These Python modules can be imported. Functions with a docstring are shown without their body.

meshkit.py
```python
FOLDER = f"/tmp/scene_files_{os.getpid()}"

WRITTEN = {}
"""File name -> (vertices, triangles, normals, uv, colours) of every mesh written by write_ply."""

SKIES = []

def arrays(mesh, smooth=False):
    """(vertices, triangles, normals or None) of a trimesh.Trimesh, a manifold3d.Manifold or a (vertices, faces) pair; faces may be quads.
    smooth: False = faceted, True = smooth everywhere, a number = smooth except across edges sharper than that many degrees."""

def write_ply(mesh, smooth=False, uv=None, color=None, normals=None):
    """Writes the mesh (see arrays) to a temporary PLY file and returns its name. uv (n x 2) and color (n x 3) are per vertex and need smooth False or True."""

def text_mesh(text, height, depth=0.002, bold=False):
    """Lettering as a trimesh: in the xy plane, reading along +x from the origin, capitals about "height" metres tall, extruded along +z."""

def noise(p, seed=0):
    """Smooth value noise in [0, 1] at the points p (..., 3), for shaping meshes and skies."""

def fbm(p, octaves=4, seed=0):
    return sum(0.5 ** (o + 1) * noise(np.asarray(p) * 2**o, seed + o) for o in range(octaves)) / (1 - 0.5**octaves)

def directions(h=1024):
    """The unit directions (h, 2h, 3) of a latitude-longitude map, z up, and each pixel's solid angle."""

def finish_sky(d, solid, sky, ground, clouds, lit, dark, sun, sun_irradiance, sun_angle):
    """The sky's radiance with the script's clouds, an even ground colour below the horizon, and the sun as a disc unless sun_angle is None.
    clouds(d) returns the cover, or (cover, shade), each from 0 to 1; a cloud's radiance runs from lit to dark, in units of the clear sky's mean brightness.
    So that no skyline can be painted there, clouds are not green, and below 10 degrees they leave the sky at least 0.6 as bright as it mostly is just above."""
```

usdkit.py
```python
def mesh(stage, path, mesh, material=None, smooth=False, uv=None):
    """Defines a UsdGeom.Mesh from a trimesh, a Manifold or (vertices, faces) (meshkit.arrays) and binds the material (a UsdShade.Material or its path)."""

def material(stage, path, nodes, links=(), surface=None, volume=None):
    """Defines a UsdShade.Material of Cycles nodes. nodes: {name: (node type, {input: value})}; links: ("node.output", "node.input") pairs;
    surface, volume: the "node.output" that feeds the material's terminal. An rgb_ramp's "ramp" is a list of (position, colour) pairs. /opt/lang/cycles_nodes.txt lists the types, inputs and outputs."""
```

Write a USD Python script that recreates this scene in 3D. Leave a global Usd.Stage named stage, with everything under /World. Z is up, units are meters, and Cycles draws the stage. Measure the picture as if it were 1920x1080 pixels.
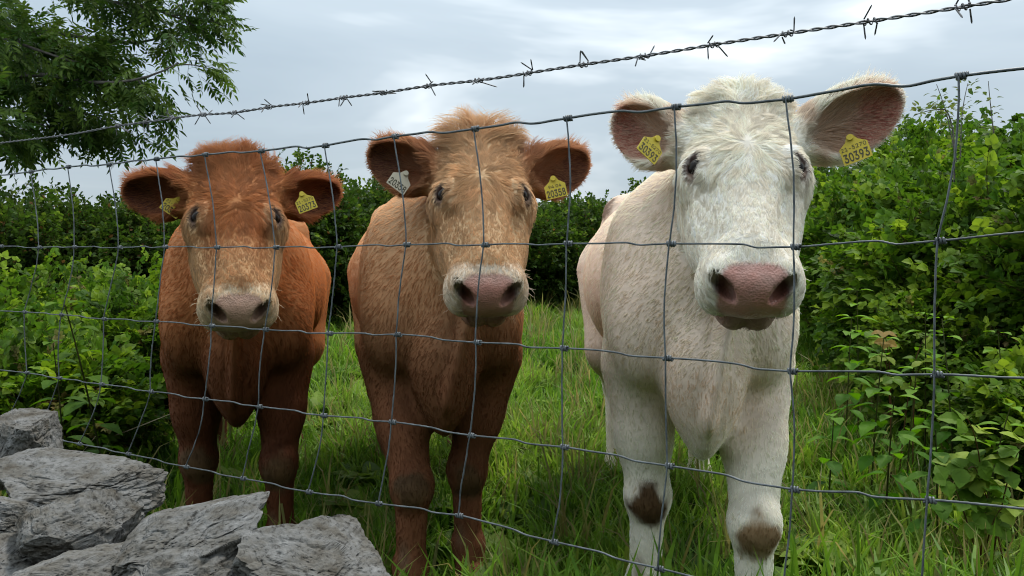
import math, os, numpy as np, trimesh, usdkit, meshkit
from pxr import Usd, UsdGeom, UsdLux, UsdShade, Sdf, Gf, Vt
stage = Usd.Stage.CreateInMemory()
UsdGeom.SetStageUpAxis(stage, 'Z'); UsdGeom.SetStageMetersPerUnit(stage, 1.0)
world = UsdGeom.Xform.Define(stage, '/World'); stage.SetDefaultPrim(world.GetPrim())
T = Sdf.ValueTypeNames
# ---------------------------------------------------------------- camera, sky, sun, exposure
EYE, FPX, HORIZON = 0.92, 1507.0, 480.0
PITCH = math.atan((540 - HORIZON) / FPX)
cam = UsdGeom.Camera.Define(stage, '/World/camera')
cam.CreateHorizontalApertureAttr(36.0); cam.CreateVerticalApertureAttr(20.25)
cam.CreateFocalLengthAttr(36.0 * FPX / 1920)
cam.AddTranslateOp().Set(Gf.Vec3d(0, 0, EYE)); cam.AddRotateXOp().Set(90 - math.degrees(PITCH))
cam.CreateFStopAttr(0.0); cam.CreateFocusDistanceAttr(1.6)
EXPOSURE = 1.02
cam.CreateExposureAttr(EXPOSURE)
SUN_EL, SUN_AZ = math.radians(64), math.radians(40)          # azimuth clockwise from +y: high, from behind the cows and to the right
sdir = np.array([math.sin(SUN_AZ) * math.cos(SUN_EL), math.cos(SUN_AZ) * math.cos(SUN_EL), math.sin(SUN_EL)])
sun = UsdLux.DistantLight.Define(stage, '/World/sun')
sun.CreateIntensityAttr(0.4); sun.CreateAngleAttr(10.0); sun.CreateColorAttr(Gf.Vec3f(1.0, 0.955, 0.88)); sun.CreateNormalizeAttr(True)
_z = Gf.Vec3d(*sdir); _r = Gf.Rotation(Gf.Vec3d(0, 0, 1), _z)
sun.AddTransformOp().Set(Gf.Matrix4d().SetRotate(_r))
sky = UsdLux.DomeLight.Define(stage, '/World/sky'); sky.CreateIntensityAttr(1.0)
sky_m = usdkit.material(stage, '/World/Looks/overcast_sky', {
    'tc': ('texture_coordinate', {}),
    'sky': ('sky_texture', {'sky_type': 'single_scattering', 'sun_disc': False, 'sun_elevation': SUN_EL, 'sun_rotation': SUN_AZ, 'altitude': 50.0, 'air_density': 1.0, 'aerosol_density': 2.0, 'ozone_density': 1.0}),
    'mp': ('mapping', {'mapping_type': 'point', 'scale': (1.0, 1.0, 4.2), 'location': (5.3, 2.2, 0.9)}),
    'n1': ('noise_texture', {'scale': 1.5, 'detail': 5.0, 'roughness': 0.52, 'distortion': 0.4}),
    'cover': ('rgb_ramp', {'ramp': [(0.0, (.9, .9, .9)), (1.0, (.97, .97, .97))]}),
    'tone': ('rgb_ramp', {'ramp': [(0.34, (2.15, 2.60, 2.95)), (0.50, (2.60, 3.05, 3.38)), (0.58, (3.7, 4.1, 4.35)), (0.70, (6.6, 6.8, 6.9))]}),
    'sx': ('separate_xyz', {}), 'el': ('map_range', {'from_min': 0.0, 'from_max': 1.0, 'to_min': .86, 'to_max': 2.3}), 'mul': ('mix', {'mix_type': 'multiply', 'fac': 1.0}),
    'mix': ('mix_color', {'blend_type': 'mix', 'use_clamp': False}),
    'bg': ('background_shader', {'strength': 0.1})},
    [('tc.generated', 'mp.vector'), ('mp.vector', 'n1.vector'), ('n1.fac', 'cover.fac'), ('n1.fac', 'tone.fac'), ('cover.color', 'mix.fac'),
     ('sky.color', 'mix.a'), ('tc.generated', 'sx.vector'), ('sx.z', 'el.value'), ('tone.color', 'mul.color1'), ('el.result', 'mul.color2'), ('mul.color', 'mix.b'), ('mix.result', 'bg.color')], surface='bg.background')
UsdShade.MaterialBindingAPI.Apply(sky.GetPrim()).Bind(sky_m)
sky.GetPrim().SetCustomDataByKey('kind', 'structure')
if os.environ.get('DBG'):
    _x, _y, _f = map(float, os.environ['DBG'].split(',')); cam.CreateFocalLengthAttr(36.0 * FPX / 1920 * _f); cam.CreateHorizontalApertureOffsetAttr(36.0 * (_x - .5)); cam.CreateVerticalApertureOffsetAttr(-20.25 * (_y - .5))
    cam.CreateHorizontalApertureOffsetAttr(36.0 * (_x - .5) * _f); cam.CreateVerticalApertureOffsetAttr(-20.25 * (_y - .5) * _f)
# ---------------------------------------------------------------- helpers
def U(*a): v = np.array(a, float).ravel(); return v / np.linalg.norm(v)
def at(px, py, Z):
    """A point of the world seen at photograph pixel px, py, at Z metres along the camera's axis."""
    x, yu = (px - 960) / FPX * Z, (540 - py) / FPX * Z
    c, s = math.cos(PITCH), math.sin(PITCH)
    return np.array([x, Z * c + yu * s, EYE - Z * s + yu * c])
used = {}
def numbered(parent, name):
    k = used.get((parent, name), 0); used[(parent, name)] = k + 1
    return name if k == 0 else f'{name}_{k:03d}'
def keys(p, label=None, category=None, group=None, kind=None):
    for k, v in (('label', label), ('category', category), ('group', group), ('kind', kind)):
        if v: p.SetCustomDataByKey(k, v)
    return p
def thing(name, label, category, group=None, loc=(0, 0, 0), kind=None):
    x = UsdGeom.Xform.Define(stage, '/World/' + numbered('/World', name))
    if any(loc): x.AddTranslateOp().Set(Gf.Vec3d(*map(float, loc)))
    return keys(x.GetPrim(), label, category, group, kind)
def path_under(parent, name):
    base = '/World' if parent is None else str(parent.GetPath())
    return base + '/' + numbered(base, name)
def part(parent, name, m, mat, smooth=False, colors=None, normals=None, **kw):
    p = path_under(parent, name)
    g = usdkit.mesh(stage, p, m, mat, smooth=smooth)
    if normals is not None:
        g.CreateNormalsAttr(Vt.Vec3fArray.FromNumpy(np.asarray(normals, np.float32))); g.SetNormalsInterpolation('vertex')
    if colors is not None:
        UsdGeom.PrimvarsAPI(g).CreatePrimvar('tint', T.Color3fArray, 'vertex').Set(Vt.Vec3fArray.FromNumpy(np.asarray(colors, np.float32)))
    return keys(g.GetPrim(), **kw)
def curves(parent, name, P, widths, mat, colors=None, **kw):
    """P: (n, k, 3) points of n strands; widths: (k,)"""
    n, k = P.shape[:2]
    c = UsdGeom.BasisCurves.Define(stage, path_under(parent, name))
    c.CreateTypeAttr('linear'); c.CreatePointsAttr(Vt.Vec3fArray.FromNumpy(P.reshape(-1, 3).astype(np.float32)))
    c.CreateCurveVertexCountsAttr(Vt.IntArray.FromNumpy(np.full(n, k, np.int32)))
    c.CreateWidthsAttr(Vt.FloatArray.FromNumpy(np.tile(np.asarray(widths, np.float32), n))); c.SetWidthsInterpolation('vertex')
    if colors is not None:
        UsdGeom.PrimvarsAPI(c).CreatePrimvar('tint', T.Color3fArray, 'uniform').Set(Vt.Vec3fArray.FromNumpy(np.asarray(colors, np.float32)))
    UsdShade.MaterialBindingAPI.Apply(c.GetPrim()).Bind(mat)
    return keys(c.GetPrim(), **kw)
def lerp(a, b, t): return a + (b - a) * t
def sstep(x, a, b): t = np.clip((x - a) / (b - a), 0, 1); return t * t * (3 - 2 * t)
def frames_along(P):
    t = np.gradient(P, axis=0); t /= np.linalg.norm(t, axis=1, keepdims=True) + 1e-12
    a = np.cross(t, np.where(np.abs(t[:, 2:]) < .9, [0, 0, 1.], [1., 0, 0])); a /= np.linalg.norm(a, axis=1, keepdims=True) + 1e-12
    return t, a, np.cross(t, a)
def tube(P, r, n=8):
    P = np.asarray(P, float); r = np.broadcast_to(r, (len(P),)); t, a, b = frames_along(P)
    ang = np.arange(n) * 2 * np.pi / n
    V = P[:, None] + r[:, None, None] * (np.cos(ang)[None, :, None] * a[:, None] + np.sin(ang)[None, :, None] * b[:, None])
    V = np.vstack([V.reshape(-1, 3), P[:1], P[-1:]]); i, j = np.meshgrid(np.arange(len(P) - 1), np.arange(n), indexing='ij')
    q = np.stack([i * n + j, i * n + (j + 1) % n, (i + 1) * n + (j + 1) % n, (i + 1) * n + j], -1).reshape(-1, 4)
    k, m = np.arange(n), len(P) * n
    F = np.vstack([q[:, [0, 2, 1]], q[:, [0, 3, 2]], np.stack([np.full(n, m), k, (k + 1) % n], 1), np.stack([np.full(n, m + 1), m - n + (k + 1) % n, m - n + k], 1)])
    return trimesh.Trimesh(V, F, process=False)
def cat(ms): return trimesh.util.concatenate(ms)
def plain(name, color, rough=.6, **kw):
    return usdkit.material(stage, '/World/Looks/' + name, {'p': ('principled_bsdf', {'base_color': color, 'roughness': rough, **kw})}, [], surface='p.BSDF')
def ground_z(x, y): 
    return .055 * np.clip(np.asarray(y, float) - 2.0, -.6, 1e9) * np.where(np.asarray(y) > 14, 14 / np.maximum(np.asarray(y, float), 1), 1.0)
# ---------------------------------------------------------------- materials of the cattle
coat_m = usdkit.material(stage, '/World/Looks/coat', {
    'a': ('attribute', {'attribute': 'tint'}), 'g': ('geometry', {}),
    'n': ('noise_texture', {'scale': 60.0, 'detail': 4.0}), 'r': ('rgb_ramp', {'ramp': [(.3, (.9, .9, .9)), (.7, (1.05, 1.05, 1.05))]}),
    'm': ('mix', {'mix_type': 'multiply', 'fac': 1.0}), 'b': ('bump', {'strength': .35, 'distance': .004}), 'w': ('attribute', {'attribute': 'wet'}), 'wr': ('map_range', {'from_min': 0.0, 'from_max': 1.0, 'to_min': .78, 'to_max': .26}),
    'v': ('voronoi_texture', {'scale': 260.0}), 'wb': ('math', {'math_type': 'multiply'}), 'sk': ('map_range', {'from_min': 0.0, 'from_max': 1.0, 'to_min': .15, 'to_max': .32}), 'ad': ('math', {'math_type': 'add'}),
    'p': ('principled_bsdf', {'specular_ior_level': .2})},
    [('w.fac', 'wr.value'), ('wr.result', 'p.roughness'), ('w.fac', 'sk.value'), ('sk.result', 'p.specular_ior_level'), ('g.position', 'v.vector'), ('v.distance', 'wb.value1'), ('w.fac', 'wb.value2'), ('wb.value', 'ad.value1'), ('n.fac', 'ad.value2'), ('g.position', 'n.vector'), ('n.fac', 'r.fac'), ('a.color', 'm.color1'), ('r.color', 'm.color2'), ('m.color', 'p.base_color'), ('ad.value', 'b.height'), ('b.normal', 'p.normal')], surface='p.BSDF')
hair_m = usdkit.material(stage, '/World/Looks/hair', {
    'a': ('attribute', {'attribute': 'tint'}), 'd': ('principled_bsdf', {'roughness': .55, 'specular_ior_level': .25}), 't': ('translucent_bsdf', {}), 'x': ('mix_closure', {'fac': .62})},
    [('a.color', 'd.base_color'), ('a.color', 't.color'), ('d.BSDF', 'x.closure1'), ('t.BSDF', 'x.closure2')], surface='x.closure')
eye_m = plain('eye_wet', (.006, .004, .003), .10, specular_ior_level=.13)
# ---------------------------------------------------------------- cattle
def nrm(x): return np.sqrt(np.einsum('ij,ij->i', x, x))
def ell(p, c, r):
    q = (p - np.asarray(c, float)) / np.asarray(r, float); k0 = nrm(q)
    k1 = nrm(q / np.asarray(r, float))
    return np.where(k0 < 1e-6, -min(r), k0 * (k0 - 1) / np.maximum(k1, 1e-9))
def rc(p, a, b, ra, rb, sq=None):
    """Round cone; sq scales an axis first (a flattened limb)."""
    a, b = np.asarray(a, float), np.asarray(b, float)
    if sq is not None: s = np.asarray(sq, float); p, a, b = p * s, a * s, b * s
    ba = b - a; h = np.clip(((p - a) @ ba) / (ba @ ba), 0, 1)
    return nrm(p - a - h[:, None] * ba) - (ra + (rb - ra) * h)
def su(a, b, k): h = np.clip(.5 + .5 * (b - a) / k, 0, 1); return b + (a - b) * h - k * h * (1 - h)
def sd(a, b, k): return -su(-a, b, k)           # a minus b
def surface_nets(sdf, xs, ys, zs, B=6):
    nx, ny, nz = len(xs), len(ys), len(zs)
    G = np.full((nx, ny, nz), 1.0, np.float32)
    cx, cy, cz = (np.arange(0, n, B) for n in (nx, ny, nz))
    I, J, K = (a.ravel() for a in np.meshgrid(cx, cy, cz, indexing='ij'))
    hi = lambda i, n: np.minimum(i + B, n - 1)
    lo3 = np.stack([xs[I], ys[J], zs[K]], 1); hi3 = np.stack([xs[hi(I, nx)], ys[hi(J, ny)], zs[hi(K, nz)]], 1)
    d = sdf((lo3 + hi3) / 2); rad = np.linalg.norm(hi3 - lo3, axis=1) / 2
    keep = np.abs(d) < rad * 1.5 + .012
    for s in np.nonzero(~keep & (d < 0))[0]: G[I[s]:I[s] + B, J[s]:J[s] + B, K[s]:K[s] + B] = -1
    o = np.stack([a.ravel() for a in np.meshgrid(*[np.arange(B)] * 3, indexing='ij')], 1)
    q = np.stack([I[keep], J[keep], K[keep]], 1)[:, None] + o[None]; q = q.reshape(-1, 3)
    q = q[(q[:, 0] < nx) & (q[:, 1] < ny) & (q[:, 2] < nz)]
    for c in np.array_split(q, max(1, len(q) // 150000)): G[c[:, 0], c[:, 1], c[:, 2]] = sdf(np.stack([xs[c[:, 0]], ys[c[:, 1]], zs[c[:, 2]]], 1))
    S = G < 0
    acc = np.zeros((nx - 1, ny - 1, nz - 1, 3), np.float32); cnt = np.zeros((nx - 1, ny - 1, nz - 1), np.int16)
    quads = []; X = [xs, ys, zs]; sh = (nx - 1, ny - 1, nz - 1)
    for ax in range(3):
        a = [slice(None)] * 3; b = [slice(None)] * 3; a[ax] = slice(0, -1); b[ax] = slice(1, None)
        e = np.argwhere(S[tuple(a)] != S[tuple(b)])
        u = np.zeros(3, int); u[ax] = 1; e2 = e + u
        g0, g1 = G[tuple(e.T)], G[tuple(e2.T)]; t = g0 / (g0 - g1)
        P = np.stack([X[k][e[:, k]] for k in range(3)], 1); P[:, ax] += t * (X[ax][e2[:, ax]] - X[ax][e[:, ax]])
        o1, o2 = (ax + 1) % 3, (ax + 2) % 3; cells = []
        for d1, d2 in ((0, 0), (-1, 0), (-1, -1), (0, -1)):
            c = e.copy(); c[:, o1] += d1; c[:, o2] += d2; cells.append(c)
        ok = np.all([np.all((c >= 0) & (c < sh), axis=1) for c in cells], axis=0)
        for c in cells:
            c = c[ok]; np.add.at(acc, tuple(c.T), P[ok]); np.add.at(cnt, tuple(c.T), 1)
        Q = np.stack([np.ravel_multi_index(c[ok].T, sh) for c in cells], 1)
        fl = g0[ok] > 0; Q[fl] = Q[fl][:, ::-1]; quads.append(Q)
    Q = np.vstack(quads); ids = np.nonzero(cnt.ravel())[0]; mp = np.full(cnt.size, -1); mp[ids] = np.arange(len(ids))
    V = acc.reshape(-1, 3)[ids] / cnt.ravel()[ids][:, None]
    Q = mp[Q]; return V.astype(float), np.vstack([Q[:, [0, 1, 2]], Q[:, [0, 2, 3]]])
def grad(sdf, V, h=.0015):
    g = np.zeros_like(V)
    for k in range(3):
        e = np.zeros(3); e[k] = h; g[:, k] = sdf(V + e) - sdf(V - e)
    return g / (np.linalg.norm(g, axis=1, keepdims=True) + 1e-12)
def spaced(a, b, c, d, f1, f2, f3):
    return np.concatenate([np.arange(a, b, f1), np.arange(b, c, f2), np.arange(c, d, f3)])
exec_cattle = True
class Cow:
    """origin: ground point between the fore legs; back: yaw of the body (the rump lies towards (sin, cos)); head: poll position, yaw, pitch, roll."""
    def __init__(s, **k): s.__dict__.update(k); s.setup()
    def setup(s):
        a = math.radians(s.yaw); c, n = math.cos(a), math.sin(a)
        s.A = np.array([[c, -n, 0], [n, c, 0], [0, 0, 1.]])         # rows: local x, y(back), z in world
        s.o = np.array([*s.origin, float(ground_z(*s.origin))])
        h, t, r = (math.radians(x) for x in (s.head_yaw, s.head_pitch, s.head_roll))
        f = np.array([-math.sin(h), -math.cos(h), 0]); u = np.array([math.cos(h), -math.sin(h), 0]); z = np.array([0, 0, 1.])
        v = f * math.cos(t) - z * math.sin(t); w = f * math.sin(t) + z * math.cos(t)
        u, v = u * math.cos(r) + v * math.sin(r), v * math.cos(r) - u * math.sin(r)
        s.H = np.array([u, v, w]); s.h0 = np.array(s.poll); s.hs = s.head_scale
        s.ears = []
        for sgn, (up, back, length, wide, face) in zip((-1, 1), s.ear_pose):
            up, back = math.radians(up), math.radians(back)
            e = u * sgn * math.cos(up) * math.cos(back) + z * math.sin(up) - f * math.cos(up) * math.sin(back); e = U(e)
            cc = f * math.cos(math.radians(face)) + u * sgn * math.sin(math.radians(face)) - z * .12; cc = U(cc - e * (cc @ e)); bb = np.cross(e, cc)
            base = s.h0 + (np.array([sgn * .098, .085, -.075]) * s.hs) @ s.H
            s.ears.append((base, np.array([e, bb, cc]), length, wide))
        s.find_eye(); s.upb = [np.sign(e[1][1][2]) for e in s.ears]
        s.nk = s.to_body(s.h0 + (np.array([0, .10, -.15]) * s.hs) @ s.H)
    def to_body(s, P): return (P - s.o) @ s.A.T / s.scale
    def to_head(s, P): return (P - s.h0) @ s.H.T / s.hs
    def from_head(s, *p): return s.h0 + (np.asarray(p, float).reshape(-1, 3) * s.hs) @ s.H
    def eye_ring(s, h):
        e = (np.stack([np.abs(h[:, 0]), h[:, 1], h[:, 2]], 1) - s.eye_c) @ s.EF.T
        return np.hypot(np.hypot(e[:, 0] / .0215, e[:, 1] / .0125), e[:, 2] / .03)
    def body(s, p):
        x = np.abs(p[:, 0]); q = p.copy(); q[:, 0] = x
        d = ell(p, (0, .66, .85), (.285, .62, .285))
        d = su(d, ell(p, (0, .12, .84), (.20, .28, .255)), .08)
        d = su(d, ell(q, (.135, .06, .83), (.088, .17, .23)), .06)
        d = su(d, ell(p, (0, -.10, .68), (.095, .13, .16)), .05); d = su(d, ell(q, (.135, -.05, .76), (.072, .09, .13)), .045)
        d = su(d, rc(p, (0, .10, 1.06), (0, 1.15, 1.10), .075, .085), .10)
        d = su(d, ell(p, (0, 1.10, .97), (.225, .24, .21)), .08)
        d = su(d, ell(q, (.16, 1.04, 1.08), (.06, .10, .06)), .06)
        d = su(d, ell(p, (0, -.08, .57), (.042, .11, .10)), .05)
        # neck and dewlap
        n = s.nk
        d = su(d, rc(p, (0, .10, .97), n, .165, .105 * s.hs / s.scale), .09)
        d = su(d, rc(p, (0, -.02, .82), n + np.array([0, 0, -.11]), .140, .082), .07)
        d = su(d, rc(p, (0, -.20, .60), n + np.array([0, -.02, -.19]), .042, .034, sq=(2.6, 1, 1)), .035)
        lo = np.nonzero(p[:, 2] < .95)[0]; full, fp = d, p; p = fp[lo]; d = full[lo]
        # fore legs
        for (lx, ly), sg in zip(s.fore, (-1, 1)):
            e = np.array([sg * .135, .04, .66]); k = np.array([lx, ly, .345]); f = np.array([lx + sg * .004, ly + .012, .125]); t = np.array([lx + sg * .006, ly - .035, .03])
            l = rc(p, e, lerp(e, k, .55), .090, .066); l = su(l, rc(p, lerp(e, k, .5), k, .066, .049), .03)
            l = su(l, ell(p, k + [0, -.012, .0], (.055, .056, .062)), .02)
            l = su(l, rc(p, k, f, .044, .036), .025); l = su(l, ell(p, f, (.048, .05, .048)), .02); l = su(l, rc(p, f, t, .036, .04), .02)
            l = su(l, rc(p, t + [0, 0, .012], t + [0, -.03, -.018], .048, .052), .012)
            d = su(d, l, .042)
        full[lo] = d; lo = np.nonzero(fp[:, 1] > .4)[0]; p = fp[lo]; d = full[lo]
        for (lx, ly), sg in zip(s.hind, (-1, 1)):
            hp = np.array([sg * .15, 1.08, .86]); st = np.array([sg * .165, .98, .60]); hk = np.array([lx, ly + .10, .43]); f = np.array([lx, ly + .04, .13]); t = np.array([lx, ly, .03])
            l = rc(p, hp, st, .17, .115); l = su(l, rc(p, st, hk, .105, .05), .05); l = su(l, rc(p, hk, f, .045, .036), .03)
            l = su(l, ell(p, f, (.045, .047, .047)), .02); l = su(l, rc(p, f, t, .036, .045), .02); d = su(d, l, .06)
        tl = rc(p, (0, 1.33, 1.08), (0, 1.37, .55), .035, .02); d = su(d, tl, .03); full[lo] = d
        return full * s.scale
    def headf(s, P, plain_head=False):
        p = s.to_head(P); q = p.copy(); q[:, 0] = np.abs(q[:, 0])
        d = ell(p, (0, .10, -.10), (.112, .135, .105))                       # skull
        d = su(d, ell(p, (0, .17, -.062), (.105, .14, .062)), .04)           # flat broad forehead
        d = su(d, ell(p, (0, .020, -.055), (.096, .058, .062)), .05)          # poll
        d = su(d, ell(q, (.088, .195, -.062), (.034, .058, .042)), .03)      # brow and orbit
        d = su(d, rc(p, (0, .19, -.070), (0, .40, -.052), .074, .056, sq=(.90, 1, 1)), .04)
        d = su(d, ell(q, (.068, .225, -.135), (.042, .125, .085)), .04)      # cheek
        d = su(d, rc(q, (.058, .20, -.185), (.030, .40, -.132), .042, .040), .04)
        d = su(d, rc(q, (.035, .30, -.090), (.030, .42, -.075), .052, .046), .04)
        d = sd(d, rc(q, (.082, .27, -.020), (.066, .37, -.022), .012, .012), .035)   # hollow beside the nose bone
        d = sd(d, ell(q, (.128, .125, -.05), (.016, .03, .03)), .03)                  # temple
        d = su(d, ell(p, (0, .435, -.082), (.078, .054, .064)), .03)        # muzzle
        d = su(d, ell(q, (.054, .436, -.100), (.037, .046, .050)), .022)     # upper lip
        d = su(d, ell(q, (.047, .453, -.042), (.031, .034, .032)), .018)     # nostril wings
        d = su(d, ell(p, (0, .466, -.074), (.046, .030, .054)), .025)
        ch = su(ell(q, (.020, .424, -.168), (.034, .046, .036)), rc(q, (.03, .36, -.155), (.022, .42, -.165), .034, .036), .012)
        d = su(d, ch, .010)                                                  # chin
        ln = rc(q, (0, .486, -.136), (.080, .425, -.142), .006, .006); d = sd(d, ln, .008)     # mouth line
        nv = ell(_rot(q, (.047, .484, -.046), -36), (0, 0, 0), (.0135, .032, .029)); d = sd(d, nv, .006); d = sd(d, ell(q, (.060, .466, -.038), (.010, .02, .014)), .008)
        if plain_head: return d * s.hs
        e = (q - s.eye_c) @ s.EF.T; r = np.hypot(e[:, 0] / .0215, e[:, 1] / .0125)
        d = su(d, ell(e, (-.004, -.0150, -.001), (.030, .0075, .0070)), .016)      # brow over the eye
        d = su(d, ell(e, (.002, .016, -.003), (.024, .007, .006)), .016)       # lower lid
        d = sd(d, ell(e, (0, 0, .004), (.0205, .0125, .022)), .004)
        return d * s.hs
    def find_eye(s):
        n = U(.66, -.05, .75); p0 = np.array([.045, .205, -.075])
        ts = np.linspace(.0, .12, 241); dd = s.headf(s.from_head(p0 + ts[:, None] * n), True); t = ts[np.argmax(dd > 0)]
        s.eye_c = p0 + n * (t - .002); a = U(.25, 1.0, -.15); a = U(a - n * (a @ n)); b = np.cross(n, a)      # a: along the slit, b: lower side
        if b[0] > 0: b = -b
        s.EF = np.array([a, -b, n])
    def earf(s, P, i):
        base, E, L, W = s.ears[i]; p = (P - base) @ E.T
        c = np.array([L * .55, 0, 0.0]); p = p.copy(); p[:, 1] = p[:, 1] / (1 - .20 * np.clip((p[:, 0] - L * .5) / (L * .5), -1, 1)); p[:, 2] = p[:, 2] + .25 * p[:, 0] ** 2 / L
        o = ell(p, c, (L * .47, W * .5, .050)); o = su(o, rc(p, (0, 0, -.004), (L * .4, 0, -.012), .036, .040), .04)
        inn = ell(p, c + [.004, 0, .030], (L * .41, W * .42, .054)); inn = su(inn, rc(p, (L * .16, 0, .034), (L * .4, 0, .030), .018, .03), .02)
        return sd(o, inn, .010)
    def sdf(s, P):
        d = s.body(s.to_body(P)); c = s.from_head(0, .22, -.09)[0]
        near = np.nonzero(np.linalg.norm(P - c, axis=1) < .50)[0]
        if len(near):
            q = P[near]; e = d[near]; hn = np.linalg.norm(q - c, axis=1) < .36
            e[hn] = su(e[hn], s.headf(q[hn]), .045)
            for i in (0, 1):
                base, E, L, W = s.ears[i]; en = np.linalg.norm(q - base - E[0] * L * .5, axis=1) < L * .5 + .11
                e[en] = su(e[en], s.earf(q[en], i), .018)
            d[near] = e
        return d
    def build_mesh(s):
        lo = np.array([s.o[0] - .75, s.poll[1] - .42, s.o[2] - .01]); hi = np.array([s.o[0] + .75, s.o[1] + 1.65 * s.scale, s.poll[2] + .16])
        f = s.fine
        ys = np.concatenate([np.arange(lo[1], s.poll[1] + .16, f), np.arange(s.poll[1] + .16, s.o[1] + .5, 2 * f), np.arange(s.o[1] + .5, hi[1], 3.5 * f)])
        xs = np.arange(lo[0], hi[0], f * 1.1); zs = np.concatenate([np.arange(lo[2], s.poll[2] - .62, f * 1.8), np.arange(s.poll[2] - .62, hi[2], f)])
        V, F = surface_nets(s.sdf, xs, ys, zs)
        for _ in range(2):
            g = grad(s.sdf, V); V = V - g * np.clip(s.sdf(V), -.006, .006)[:, None] * .9
        s.V, s.F, s.N = V, F, grad(s.sdf, V, .002)
def _rot(q, c, deg):
    a = math.radians(deg); p = q - np.asarray(c, float)
    x, z = p[:, 0] * math.cos(a) + p[:, 2] * math.sin(a), -p[:, 0] * math.sin(a) + p[:, 2] * math.cos(a)
    return np.stack([x, p[:, 1], z], 1)
FINE = float(os.environ.get('FINE', '.0068'))
white = Cow(origin=(.437, 1.88), yaw=6.5, scale=1.0, poll=at(1390, 170, 1.62), head_yaw=9.5, head_pitch=48, head_roll=1, head_scale=1.0, fine=FINE,
            ear_pose=[(21, 30, .238, .145, 30), (23, 6, .262, .150, 20)], fore=[(-.112, .05), (.108, -.13)], hind=[(-.17, 1.12), (.13, 1.02)])
blonde = Cow(origin=(-.185, 2.12), yaw=-8, scale=.97, poll=at(900, 246, 1.92), head_yaw=-5.5, head_pitch=48, head_roll=0, head_scale=.97, fine=FINE,
             ear_pose=[(17, 20, .218, .138, 28), (13, 14, .212, .134, 24)], fore=[(-.085, -.10), (.07, .04)], hind=[(-.17, 1.10), (.12, 1.14)])
red = Cow(origin=(-.775, 2.27), yaw=-15, scale=.93, poll=at(440, 291, 1.98), head_yaw=-20, head_pitch=50, head_roll=0, head_scale=.93, fine=FINE,
          ear_pose=[(4, 17, .192, .118, 28), (7, 15, .200, .120, 26)], fore=[(-.125, .06), (.115, -.05)], hind=[(-.17, 1.10), (.15, 1.14)])

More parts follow.
